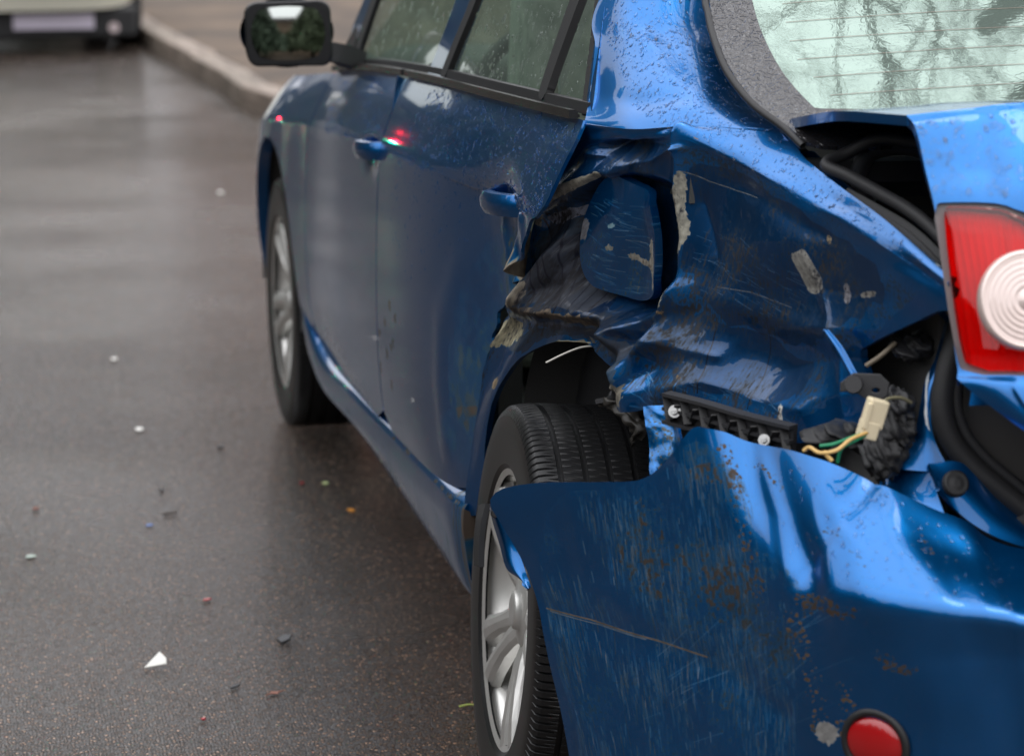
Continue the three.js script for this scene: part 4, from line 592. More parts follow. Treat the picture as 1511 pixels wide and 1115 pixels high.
// ---- inside the torn lamp opening: bracket, screws, clips, plug, wires
{
  const bp = [[-.7384,.7246,.5],[-.7074,.7243,.56],[-.6735,.7209,.62],[-.6311,.7175,.68]];
  const br = group('bumper_bracket', car);
  mesh('bracket_back', sweep(bp, [[-.006, -.022], [.002, -.022], [.002, .018], [-.006, .018]], [0, 1, 0], 30), plastic, br);
  for (const o of [-.019, -.002, .016]) mesh('bracket_rib', sweep(bp.map((p) => [p[0] - .006, p[1] + o, p[2] + .006]), [[-.006, -.0022], [.004, -.0022], [.004, .0022], [-.006, .0022]], [0, 1, 0], 30), plastic, br);
  const cv = new THREE.CatmullRomCurve3(bp.map(V)); for (let k = 0; k < 13; k++) { const q = cv.getPointAt((k + .5) / 13); const m = mesh('bracket_rib', box(.010, .036, .002, -.007, -.002, .006), black, br); m.position.copy(q); m.rotation.x = k % 2 ? .7 : -.6; }
  const screw = (p, r = .008) => { const m = mesh('screw', merge([new THREE.CylinderGeometry(r, r, .004, 20), new THREE.CylinderGeometry(r * .6, r * .7, .006, 6).translate(0, .004, 0), box(r * .9, .003, r * .2, 0, .0075, 0), box(r * .2, .003, r * .5, 0, .0075, r * .25)]), phy(lin(.45, .45, .44), .35, .8), car); m.position.set(...p); m.rotation.set(1.2, 0, .5); };
  screw([[-.7371,.7234,.53]][0]); screw([[-.6652,.716,.67]][0], .007);
  // blue strip of inner metal left of the bracket
  const ia = [[-.7475,.7057,.42],[-.7479,.6656,.44],[-.7502,.6259,.46]], ib = [[-.7165,.7152,.47],[-.7172,.6757,.49],[-.7372,.6351,.5]]; NETS.innerstrip = [ia, ia.map((p, i) => [(p[0] + ib[i][0]) / 2 + .01, (p[1] + ib[i][1]) / 2, (p[2] + ib[i][2]) / 2 - .01]), ib];
  const isk = skin(256, 256, (T) => { seed = 95; T.dirt([[0, 0], [1, 0], [1, 1], [0, 1]], .6); }, { grain: [20, 6] });
  panel({ name: 'arch_inner_strip', net: 'innerstrip', nu: 24, nv: 16, mat: isk, parent: car, lip: .004, out: [-.3, .2, 1], feats: [{ k: 'crumple', w: .03, d: .012 }] });
  // black rubber-like clip plate and lumps
  const lump = (name, p, sx, sy, sz, mat, sd) => { const g = new THREE.SphereGeometry(1, 44, 30), a = g.attributes.position, v = new THREE.Vector3(); for (let i = 0; i < a.count; i++) { v.fromBufferAttribute(a, i); const f = .62 + .75 * Math.abs(fbm(v.x * 2.2 + sd + 9, v.y * 2.2 + v.z * 1.7 + sd * 3 + 9, 3) - .5) * 2 + .25 * fbm(v.x * 5 + 30, v.z * 5 + v.y * 4 + 30, 2); v.multiplyScalar(f); a.setXYZ(i, v.x * sx, v.y * sy, v.z * sz); } g.computeVertexNormals(); const m = mesh(name, g, mat, car); m.position.set(...p); return m; };
  const cs = new THREE.Shape(); [[-.052, .006], [-.03, .024], [.018, .024], [.034, .01], [.032, -.012], [.018, -.022], [.004, -.026], [-.016, -.012], [-.034, -.006], [-.052, -.008]].forEach((q, i) => cs[i ? 'lineTo' : 'moveTo'](...q)); const hole = new THREE.Path(); hole.absellipse(.012, -.004, .009, .006, 0, 6.283); cs.holes.push(hole);
  const clip = mesh('clip_plate', new THREE.ExtrudeGeometry(cs, { depth: .005, bevelEnabled: true, bevelSize: .002, bevelThickness: .002, bevelSegments: 2 }), plastic, car); clip.position.set(...[[-.5666,.7947,.76]][0]); clip.rotation.set(-.2, -.5, -.08); clip.scale.setScalar(.64);
  const knob = mesh('clip_knob', new THREE.CylinderGeometry(.010, .011, .010, 20), plastic, car); knob.position.set(...[[-.5922,.8031,.775]][0]); knob.rotation.set(1.3, 0, .4);
  lump('lamp_socket', [[-.5301,.7648,.75]][0], .024, .026, .03, plastic, 3); lump('lamp_socket', [[-.5544,.7151,.77]][0], .024, .03, .03, rubber, 8); lump('lamp_socket', [[-.5304,.7376,.76]][0], .026, .03, .03, rubber, 13);
  lump('crumpled_foam', [[-.5017,.8325,.72]][0], .025, .018, .03, plastic, 21); lump('crumpled_foam', [[-.5718,.7258,.7]][0], .04, .016, .03, rubber, 25);
  const plug = group('wire_plug', car); plug.position.set(...[[-.5799,.7701,.81]][0]); plug.rotation.z = -.28;
  const cream = std(lin(.72, .62, .42), .5);
  mesh('plug_body', merge([box(.024, .034, .018, 0, .006, 0, .003), box(.021, .022, .020, -.002, -.014, 0, .003), box(.006, .03, .006, -.012, .002, .009, .001)]), cream, plug);
  const wg = std(lin(.01, .22, .10), .45), wy = std(lin(.62, .40, .14), .45);
  mesh('green_wire', tube([[-.586,.7552,.81],[-.6107,.7507,.82],[-.6327,.7458,.825],[-.6472,.743,.82]], .0021, 30, 8), wg, car);
  mesh('green_wire', tube([[-.5834,.7539,.812],[-.6085,.7498,.83],[-.6264,.7423,.835],[-.629,.7253,.83]], .0021, 30, 8), wg, car);
  mesh('yellow_wire', tube([[-.5865,.7558,.816],[-.6153,.7529,.835],[-.6338,.7423,.84],[-.6522,.7389,.835],[-.6593,.742,.82],[-.6648,.7371,.815]], .0023, 40, 8), wy, car);
  mesh('yellow_wire', tube([[-.6482,.7403,.835],[-.6391,.7299,.84]], .0026, 10, 8), wy, car);
  mesh('grey_wire', tube([[-.5651,.7839,.8],[-.5541,.7877,.79],[-.5373,.7866,.785],[-.5226,.7792,.78]], .0022, 24, 6), std(lin(.22, .2, .12), .5), car);
  mesh('grey_wire', tube([[-.5614,.8142,.73],[-.5451,.8267,.735],[-.5271,.8422,.735]], .003, 20, 6), std(lin(.16, .13, .09), .6), car);
  // torn bright blue slit: edge of the split panel
  const ta = [[-.5911,.8486,.665],[-.5829,.8281,.68],[-.5704,.8009,.695],[-.5478,.7618,.725]], tb = [[-.5912,.8498,.68],[-.5781,.8308,.695],[-.5657,.8038,.71],[-.549,.764,.735]]; NETS.slit = [ta, ta.map((p, i) => [(p[0] + tb[i][0]) / 2 - .006, (p[1] + tb[i][1]) / 2, (p[2] + tb[i][2]) / 2 + .006]), tb];
  panel({ name: 'split_panel_edge', net: 'slit', nu: 30, nv: 10, mat: paint, parent: car, lip: .003, out: [-.6, .3, 1] });
}
// ---- wheels
const RT = .316, TW = .205;
function tyreGeo() {
  const half = TW / 2, prof = []; // [across, radius, groove allowed]
  const add = (x, r, k = 0) => prof.push([x, r, k]);
  add(-half * .80, .205); add(-half * .91, .222); add(-half * .925, .25); add(-half * .925, .275); add(-half * .915, .295, .3); add(-half * .88, .305, 1); add(-half * .82, .311, 1); add(-half * .72, .3135, 1);
  for (const gx of [-.52, -.17, .17, .52]) { add((gx - .042) * half, .3152, 1); add((gx - .036) * half, .307); add((gx + .036) * half, .307); add((gx + .042) * half, .3152, 1); add((gx + .17) * half, .3155, .5); }
  prof.pop(); add(half * .72, .3135, 1); add(half * .82, .311, 1); add(half * .88, .305, 1); add(half * .915, .295, .3); add(half * .925, .275); add(half * .925, .25); add(half * .91, .222); add(half * .80, .205);
  const n = 152, sub = 6, N = n * sub, M = prof.length, pos = [], idx = [], uv = [];
  for (let i = 0; i <= N; i++) for (let k = 0; k < M; k++) {
    const [x, r, g] = prof[k], sk = Math.abs(x / half); const ph = ((i + (sk < .6 ? Math.round(x / half * 8) : 0)) % sub + sub) % sub, cut = g * (ph === 0 ? (sk > .6 ? .0055 : .002) : 0), a = i / N * Math.PI * 2;
    pos.push(x, (r - cut) * Math.cos(a), (r - cut) * Math.sin(a)); uv.push(i / N * 20, k / M);
  }
  for (let i = 0; i < N; i++) for (let k = 0; k < M - 1; k++) { const a = i * M + k, b = a + M; idx.push(a, b, b + 1, a, b + 1, a + 1); }
  const g = new THREE.BufferGeometry(); g.setAttribute('position', new THREE.Float32BufferAttribute(pos, 3)); g.setAttribute('uv', new THREE.Float32BufferAttribute(uv, 2)); g.setIndex(idx); return toCreasedNormals(g, .5);
}
const tyreMat = phy(lin(.010, .010, .0105), .33, 0, { ior: 1.45 }), alloy = phy(lin(.68, .67, .64), .36, .75), alloyDark = std(lin(.10, .10, .10), .5, .6);
function rimGeo() {
  // axis along x, outer face towards -x; lip, barrel and ten swept spokes
  const L = new THREE.LatheGeometry([[.198, .085], [.206, .088], [.216, .092], [.219, .088], [.217, .080], [.206, .074], [.200, .060], [.188, .02], [.182, -.07], [.19, -.1]].map((q) => new THREE.Vector2(q[0], q[1])), 96); L.rotateZ(Math.PI / 2);
  const geos = [L], spoke = (a0, w0, w1) => {
    const secs = [[.045, .055, w0, .02], [.08, .066, w0 * .85, .02], [.12, .074, w0 * .72, .019], [.165, .080, w1 * .8, .018], [.202, .082, w1, .016]], pos = [], idx = [];
    for (const [r, d, w, th] of secs) for (const [u, v] of [[-1, -th], [-.92, -.003], [-.55, .0035], [0, .006], [.55, .0035], [.92, -.003], [1, -th]]) { const x = -(d + v), y = r, z = u * w; pos.push(x, y * Math.cos(a0) - z * Math.sin(a0), y * Math.sin(a0) + z * Math.cos(a0)); }
    for (let i = 0; i < secs.length - 1; i++) for (let k = 0; k < 6; k++) { const a = i * 7 + k, b = a + 7; idx.push(a, b, b + 1, a, b + 1, a + 1); }
    const g = new THREE.BufferGeometry(); g.setAttribute('position', new THREE.Float32BufferAttribute(pos, 3)); g.setIndex(idx); const f = g.toNonIndexed(); f.computeVertexNormals(); f.setAttribute('uv', new THREE.Float32BufferAttribute(new Float32Array(f.attributes.position.count * 2), 2)); return f;
  };
  for (let k = 0; k < 5; k++) { const a = k / 5 * Math.PI * 2 + .2; geos.push(spoke(a - .17, .024, .026), spoke(a + .17, .024, .026)); }
  const hub = new THREE.LatheGeometry([[0, .078], [.02, .079], [.028, .076], [.030, .068], [.05, .066], [.062, .058], [.064, .03]].map((q) => new THREE.Vector2(q[0], q[1])), 48); hub.rotateZ(Math.PI / 2); geos.push(hub);
  return merge(geos);
}
const tg = tyreGeo(), rg = rimGeo();
const brake = (() => { const g = new THREE.CylinderGeometry(.14, .14, .02, 40); g.rotateZ(Math.PI / 2); g.translate(.0, 0, 0); return g; })();
function wheel(name, x, z, camber, toe, spin, flip) {
  const w = group(name, car); w.position.set(x, .306, z); w.rotation.set(0, toe + (flip ? Math.PI : 0), 0); w.rotateZ(camber);
  const t = mesh('tyre', tg, tyreMat, w), r = mesh('rim', rg, alloy, w), b = mesh('brake_disc', brake, alloyDark, w); r.rotation.x = t.rotation.x = spin; t.scale.set(1, .965, .965); void b; return w;
}
wheel('rear_wheel', -.752, 0, -.062, -.05, .12); wheel('front_wheel', -.752, -2.6, 0, 0, .4); wheel('rear_wheel', .768, 0, 0, 0, 0, true); wheel('front_wheel', .768, -2.6, 0, 0, 0, true);
// wheel housings and underbody
const HA = [Math.PI * .40, Math.PI * 1.08];
{
  const house = (x, z, a0, a1) => { const g = new THREE.CylinderGeometry(.37, .37, .30, 40, 1, true, a0, a1 - a0); g.rotateZ(Math.PI / 2); const c = new THREE.CircleGeometry(.37, 40); c.rotateY(Math.PI / 2); c.translate(.15, 0, 0); const m = mesh('wheel_housing', merge([g, c]), dark, car); m.position.set(x, .36, z); return m; };
  const rh = house(-.59, 0, HA[0], HA[1]); rh.scale.set(1, 1.05, 1.02); house(-.695, -2.6, -Math.PI * .05, Math.PI * 1.05);
  mesh('underbody', merge([box(1.58, .04, 1.85, 0, .235, -1.3), box(.9, .05, 1.2, 0, .26, .2), box(1.45, .3, .05, 0, .4, -3.1), box(.9, .4, .9, 0, .5, -2.7)]), dark, car);
  mesh('dark_jamb_backing', box(.03, .60, .42, -.64, .68, -.26), plastic, car);  // dark panel set behind the door slit so the gap reads as shade
  mesh('inner_wheel_wall', box(.02, .62, 1.0, -.49, .6, .02), dark, car);
  // strip of liner hanging over the tyre, and a bright sliver of torn metal in the arch
  const la = [[-.7432,.6559,.16],[-.7259,.6441,.18],[-.7116,.6249,.2],[-.6976,.6045,.21]], lb = [[-.712,.6699,.2],[-.698,.6593,.22],[-.6908,.6425,.24],[-.7002,.616,.23]]; NETS.liner = [la, la.map((p, i) => [(p[0] + lb[i][0]) / 2 - .012, (p[1] + lb[i][1]) / 2 + .004, (p[2] + lb[i][2]) / 2 + .012]), lb];
  panel({ name: 'torn_liner', net: 'liner', nu: 40, nv: 24, mat: std(lin(.028, .025, .021), .5), parent: car, lip: .002, out: [-.4, .4, 1], feats: [{ k: 'crumple', w: .022, d: .022 }] });
  mesh('torn_liner', sweep([[-.7476,.6583,.17],[-.7328,.6636,.18],[-.7261,.6729,.18]], [[-.004, -.003], [.004, -.003], [.003, .003], [-.003, .003]], [0, 1, 0], 8), plastic, car);
  mesh('metal_sliver', tube([[-.7936,.6926,.06],[-.7723,.7054,.07],[-.7502,.7162,.08],[-.734,.7204,.09]], .0016, 24, 6), std(lin(.6, .58, .52), .4, .3), car);
}
// ---- the rest of the body, seen at the edges and in reflections
{
  const plain = (name, pts, idx, mat = paint) => { const g = new THREE.BufferGeometry(); g.setAttribute('position', new THREE.Float32BufferAttribute(pts.flat(), 3)); g.setAttribute('uv', new THREE.Float32BufferAttribute(new Float32Array(pts.length * 2), 2)); g.setIndex(idx); g.computeVertexNormals(); return mesh(name, g, mat, car); };
  const rows = (name, R, mat, nu = 30, nv = 16, lip = .01, out = [0, 1, 0]) => { NETS[name] = R; return panel({ name, net: name, nu, nv, mat, parent: car, lip, out }); };
  rows('roof', [[[-.50, 1.405, -.09], [-.25, 1.44, -.05], [0, 1.45, -.04], [.25, 1.44, -.05], [.50, 1.405, -.09]], [[-.56, 1.43, -.5], [-.3, 1.465, -.5], [0, 1.475, -.5], [.3, 1.465, -.5], [.56, 1.43, -.5]], [[-.56, 1.41, -1.0], [-.3, 1.45, -1.05], [0, 1.46, -1.08], [.3, 1.45, -1.05], [.56, 1.41, -1.0]], [[-.55, 1.34, -1.35], [-.3, 1.37, -1.45], [0, 1.38, -1.5], [.3, 1.37, -1.45], [.55, 1.34, -1.35]]], paint);
  rows('bonnet', [[[-.775, .895, -2.1], [-.4, .93, -2.15], [0, .95, -2.2], [.4, .93, -2.15], [.775, .895, -2.1]], [[-.782, .855, -2.5], [-.4, .885, -2.55], [0, .90, -2.6], [.4, .885, -2.55], [.782, .855, -2.5]], [[-.755, .785, -2.95], [-.38, .80, -3.05], [0, .81, -3.1], [.38, .80, -3.05], [.755, .785, -2.95]], [[-.69, .69, -3.2], [-.38, .70, -3.35], [0, .71, -3.42], [.38, .70, -3.35], [.69, .69, -3.2]]], paint);
  rows('windscreen', [[[-.57, 1.335, -1.36], [0, 1.37, -1.5], [.57, 1.335, -1.36]], [[-.66, 1.14, -1.68], [0, 1.17, -1.86], [.66, 1.14, -1.68]], [[-.74, .93, -2.03], [0, .985, -2.2], [.74, .93, -2.03]]], glassMat, 20, 12, 0);
  rows('front_bumper', [[[-.69, .70, -3.2], [-.4, .71, -3.36], [0, .72, -3.43], [.4, .71, -3.36], [.69, .70, -3.2]], [[-.78, .5, -3.18], [-.45, .5, -3.42], [0, .5, -3.5], [.45, .5, -3.42], [.78, .5, -3.18]], [[-.76, .25, -3.12], [-.45, .22, -3.36], [0, .2, -3.45], [.45, .22, -3.36], [.76, .25, -3.12]]], paint, 30, 16, .01, [0, 0, -1]);
  const flipNet = (n) => NETS[n].map((r) => r.map((p) => [-p[0], p[1], p[2]]));
  rows('right_body_side', flipNet('side'), paint, 80, 40, .01, [1, .2, 0]);
  rows('right_window', flipNet('glass'), glassMat, 40, 16, .004, [1, .3, 0]);
  rows('right_quarter', [[.56, 1.07, .42], [.72, 1.04, .4], [.84, .9, .38], [.87, .7, .36], [.86, .45, .34]].map(([x, y, z]) => [[x, y, z - .06], [x - .01, y - .01, .6], [x - .06, y - .04, .8], [x - .18, y - .05, .92]]), paint, 24, 24, .01, [1, .2, .3]);
  rows('right_pillar', NETS.cpillar.map((r) => r.map((p) => [-p[0], p[1], p[2]])), paint, 20, 20, .01, [1, .5, .3]);
  void plain;
}
// ---- cabin
{
  const fabric = std(0xffffff, .9, 0, { map: mottle(256, 256, [140, 146, 134], [176, 180, 168], .09) }), trim = std(lin(.06, .062, .058), .7);
  mesh('cabin_floor', merge([box(1.4, .04, 2.3, 0, .36, -1.0), box(1.35, .04, .5, 0, .98, .12)]), trim, car);
  const seat = (x, z, w, name) => { const g = group(name, car); g.position.set(x, .4, z); mesh('cushion', box(w, .2, .5, 0, .12, -.1, .06), fabric, g); const b = mesh('backrest', box(w, .62, .16, 0, .31, 0, .06), fabric, g); b.position.set(0, .2, .16); b.rotation.x = .22; const h = mesh('headrest', box(.27, .18, .11, 0, 0, 0, .045), fabric, g); h.position.set(0, .90, .27); h.rotation.x = .12; return g; };
  seat(-.36, -1.28, .5, 'front_seat'); seat(.36, -1.28, .5, 'front_seat');
  const rs = group('rear_seat', car); rs.position.set(0, .4, -.42); mesh('cushion', box(.94, .2, .5, 0, .1, -.1, .06), fabric, rs); const b = mesh('backrest', box(.94, .62, .16, 0, .3, 0, .06), fabric, rs); b.position.set(0, .15, .2); b.rotation.x = .3; for (const x of [-.4, .4]) { const h = mesh('headrest', box(.26, .15, .1, x, .82, .34, .04), fabric, rs); void h; }
  mesh('dashboard', box(1.38, .24, .5, 0, .84, -1.98, .08), trim, car);
  const st = mesh('steering_wheel', new THREE.TorusGeometry(.185, .016, 12, 48), black, car); st.position.set(-.36, .86, -1.66); st.rotation.x = -.4;
  for (const x of [-.73, .73]) mesh('door_trim', box(.04, .55, 1.55, x, .68, -1.25), trim, car);
}
// ---- rain beads
drops(cp, 1900, [[.0903,.1867],[.9869,.1875],[.9994,.3843],[1.0002,.591],[.9946,.8007],[.7098,.9794],[.3111,.6338],[.106,.3667]], .00135, null, 301);
drops(quarter, 700, [[.3605,.0919],[.4962,-.0054],[.75,0],[.9925,.0901],[.9871,.2552],[.7603,.2638],[.5064,.2902]], .0012, null, 302);
drops(quarter, 260, [[.0061,.3491],[.1311,.2604],[.2814,.3657],[.1625,.4096],[.0545,.4929]], .0013, null, 303);
drops(rearDoor, 1500, [[.3573,.0112],[.1113,.0141],[.1327,.3179],[.2362,.3188],[.3683,.1925]], .0017, null, 304);
drops(rearDoor, 600, [[.3721,.2808],[.2492,.2958],[.2429,.4323],[.347,.5691],[.4068,.474]], .0015, null, 305);
drops(frontDoor, 700, [[.6007,.0367],[.366,.0286],[.4109,.3926],[.5713,.3954]], .0018, null, 306);
drops(lid, 420, [[.0051,.0944],[.3304,.1151],[.3269,.3945],[-.0022,.3912]], .0017, null, 307);
drops(bumper, 320, [[.2773,.0883],[.4165,.0954],[.5554,.1573],[.533,.3689],[.3618,.3851],[.2983,.3542]], .0015, null, 308);
drops(rearGlass, 350, [[.5621,.9806],[.5461,.7762],[.3271,.7017],[.3224,.966]], .0023, null, 309); drops(frontGlass, 160, [[.8984,.9947],[.8809,.7903],[.5811,.7846],[.6002,.9888]], .0025, null, 310); drops(quarterGlass, 80, [[.2994,.975],[.3052,.6945],[.2729,.6841],[.2123,.9781]], .0018, null, 311);

// ================================================================= BEYOND THE CAR
// pale car parked against the kerb ahead, nose towards us
{
  const c = group('parked_car'); c.position.set(-1.18, 0, -13.9); c.rotation.y = .03; tag(c, 'cream parked car standing against the kerb up the road', 'car');
  const cream = phy(lin(.62, .60, .50), .3, 0, { clearcoat: 1, clearcoatRoughness: .05 }), gp = phy(lin(.62, .56, .66), .35);
  const sec = (z, y0, y1, w) => [[-w, y0, z], [-w * 1.02, (y0 + y1) / 2, z], [-w * .96, y1, z], [0, y1 + .03, z + .02], [w * .96, y1, z], [w * 1.02, (y0 + y1) / 2, z], [w, y0, z]];
  const shell = (name, R, mat, out) => panel({ name, net: R, nu: 40, nv: 20, mat, parent: c, lip: .01, out });
  shell('front_bumper', [[[-.86, .33, -.35], [-.6, .29, .42], [0, .28, .5], [.6, .29, .42], [.86, .33, -.35]], [[-.87, .5, -.35], [-.62, .5, .46], [0, .5, .55], [.62, .5, .46], [.87, .5, -.35]], [[-.84, .68, -.35], [-.58, .68, .38], [0, .69, .46], [.58, .68, .38], [.84, .68, -.35]]], cream, [0, 0, 1]);
  shell('body_shell', [sec(-.35, .3, .82, .85), sec(-1.0, .25, .92, .87), sec(-2.2, .25, .95, .87), sec(-3.4, .25, .95, .86), sec(-3.9, .32, .9, .8)], cream, [0, 1, 0]);
  shell('bonnet', [[[-.58, .68, .38], [0, .70, .46], [.58, .68, .38]], [[-.74, .80, -.2], [0, .86, -.2], [.74, .80, -.2]], [[-.8, .9, -.9], [0, .97, -.95], [.8, .9, -.9]]], cream, [0, 1, .2]);
  shell('cabin', [[[-.76, .92, -.9], [0, .97, -.95], [.76, .92, -.9]], [[-.6, 1.38, -1.7], [0, 1.42, -1.7], [.6, 1.38, -1.7]], [[-.6, 1.40, -2.8], [0, 1.44, -2.8], [.6, 1.40, -2.8]], [[-.76, .94, -3.5], [0, .98, -3.6], [.76, .94, -3.5]]], blackGloss, [0, 1, 0]);
  mesh('grille_and_underside', merge([box(1.5, .2, .2, 0, .19, .28, .03), box(1.6, .12, 4.0, 0, .2, -1.9)]), black, c);  // grille, plus a black underside box added to shut out light beneath the car
  const pl = mesh('number_plate', box(.52, .10, .012, .22, .205, .40, .004), gp, c); pl.rotation.y = -.02;
  mesh('fog_lamp', new THREE.CylinderGeometry(.035, .035, .02, 20).rotateX(Math.PI / 2).translate(.60, .16, .39), phy(lin(.5, .42, .42), .2), c);
  for (const [x, z] of [[-.74, -.35], [.74, -.35], [-.74, -2.9], [.74, -2.9]]) { const w = group('wheel', c); w.position.set(x, .31, z); const t = mesh('tyre', new THREE.TorusGeometry(.235, .085, 16, 48).rotateY(Math.PI / 2), rubber, w); t.scale.set(1.15, 1, 1); mesh('rim', new THREE.CylinderGeometry(.19, .19, .14, 32).rotateZ(Math.PI / 2), alloyDark, w); }
}
// litter and shards on the road
const flat = (name, px, w, d, th, rot, mat, label, cat, pts) => { const s = new THREE.Shape(); (pts || [[-.5, -.4], [.1, -.5], [.5, -.1], [.35, .4], [-.3, .45]]).forEach((q, i) => s[i ? 'lineTo' : 'moveTo'](q[0] * w * .8, q[1] * d * .8)); const g = new THREE.ExtrudeGeometry(s, { depth: th * .6, bevelEnabled: true, bevelSize: .0008, bevelThickness: .0008, bevelSegments: 1 }); g.rotateX(-Math.PI / 2); const m = mesh(name, g, mat); m.position.set(px[0], .0035, px[2]); m.rotation.y = rot; tag(m, label, cat); return m; };
const gd = [[-1.2997,0,-.7831],[-1.0598,0,-.8761],[-.8059,0,-1.7483],[-.8041,0,-.4555],[-1.1721,0,-1.1594],[-1.2012,0,-3.4807],[-1.1951,0,-2.6115],[-1.2383,0,-1.7184],[-1.4891,0,-1.5312],[-.5748,0,-6.7306],[-1.243,0,-.4891],[-1.1127,0,-.5957],[-1.4673,0,-1.9025],[-1.1895,0,-2.008],[-1.0211,0,-2.3808],[-1.1888,0,-1.8024],[-1.1754,0,-.6415],[-.8269,0,-1.9911],[-.8786,0,-2.0023],[-1.3784,0,-.8001]];
const shardW = std(lin(.72, .71, .66), .4);
{
  const s = flat('plastic_shard', gd[0], .05, .03, .003, .1, shardW, 'white pointed plastic shard standing on the wet road', 'shard', [[-.5, -.35], [.45, -.45], [.5, .0], [.3, .6], [.1, .35]]); s.position.y = .012; s.rotation.set(.75, .15, .1);
  const b = flat('plastic_fragment', gd[1], .034, .03, .006, .5, plastic, 'black curled plastic fragment lying on the wet road', 'fragment'); b.rotation.z = .25; b.position.y = .006;
  flat('leaf', gd[2], .018, .03, .0015, .3, std(lin(.55, .22, .02), .6), 'small orange leaf on asphalt beside the car sill', 'leaf');
  const g = mesh('grass_blade', tube([[-.018, .006, 0], [0, .009, .002], [.02, .005, .006]].map((p) => [p[0] + gd[3][0], p[1], p[2] + gd[3][2]]), .0016, 12, 5), std(lin(.42, .5, .1), .5)); tag(g, 'single yellow-green grass blade beside the rear wheel', 'grass blade');
  flat('red_shard', gd[4], .02, .012, .002, .2, phy(lin(.3, .01, .01), .2), 'dark red lamp shard flat on the wet road, beyond the white pointed shard', 'shard');
  flat('paper_scrap', gd[5], .022, .03, .001, .2, shardW, 'pale paper scrap on the road level with the front wheel', 'scrap');
  flat('paper_scrap', gd[6], .024, .04, .001, .1, shardW, 'long cream paper scrap lying flat on the grey road', 'scrap');
  flat('paint_chip', gd[7], .018, .012, .001, .2, std(lin(.03, .12, .4), .3), 'blue paint chip lying on the wet road', 'paint chip');
  flat('green_scrap', gd[8], .026, .02, .001, .1, std(lin(.35, .42, .36), .5), 'pale green scrap lying on the wet road', 'scrap');
  flat('paper_scrap', gd[9], .03, .06, .002, .1, shardW, 'white paper scrap on brown silty asphalt ahead of the car', 'scrap');
  flat('red_shard', gd[10], .009, .008, .003, .9, phy(lin(.28, .01, .01), .2), 'tiny dark red glass crumb on coarse asphalt', 'shard');
  flat('dry_leaf', gd[11], .045, .02, .001, .4, std(lin(.22, .09, .06), .7), 'flattened reddish dry leaf stuck to wet asphalt', 'leaf', [[-.5, -.1], [-.1, -.12], [.05, -.5], [.15, -.1], [.5, .1], [.15, .15], [-.1, .5], [-.1, .1]]);
  flat('brown_chip', gd[12], .016, .014, .003, .3, std(lin(.18, .05, .03), .6), 'rust brown chip lying on the open road', 'chip');
  flat('black_chip', gd[13], .012, .02, .004, .3, plastic, 'small black plastic chip on the road', 'chip');
  flat('black_chip', gd[14], .018, .018, .005, 1.3, plastic, 'rounded black plastic chip on asphalt nearer the front wheel', 'chip');
  flat('twig', gd[15], .04, .006, .003, .2, std(lin(.05, .035, .025), .8), 'thin dark twig lying on the wet asphalt', 'twig');
  flat('black_strip', gd[16], .03, .008, .002, .7, plastic, 'thin black plastic strip near the flattened dry leaf', 'strip');
  flat('green_leaf', gd[17], .016, .02, .001, .2, std(lin(.4, .48, .2), .6), 'tiny pale green leaf in the shadow beside the car', 'leaf');
  flat('red_shard', gd[18], .014, .014, .002, .2, phy(lin(.2, .01, .01), .3), 'small red shard in the shadow beside the car', 'shard');
}
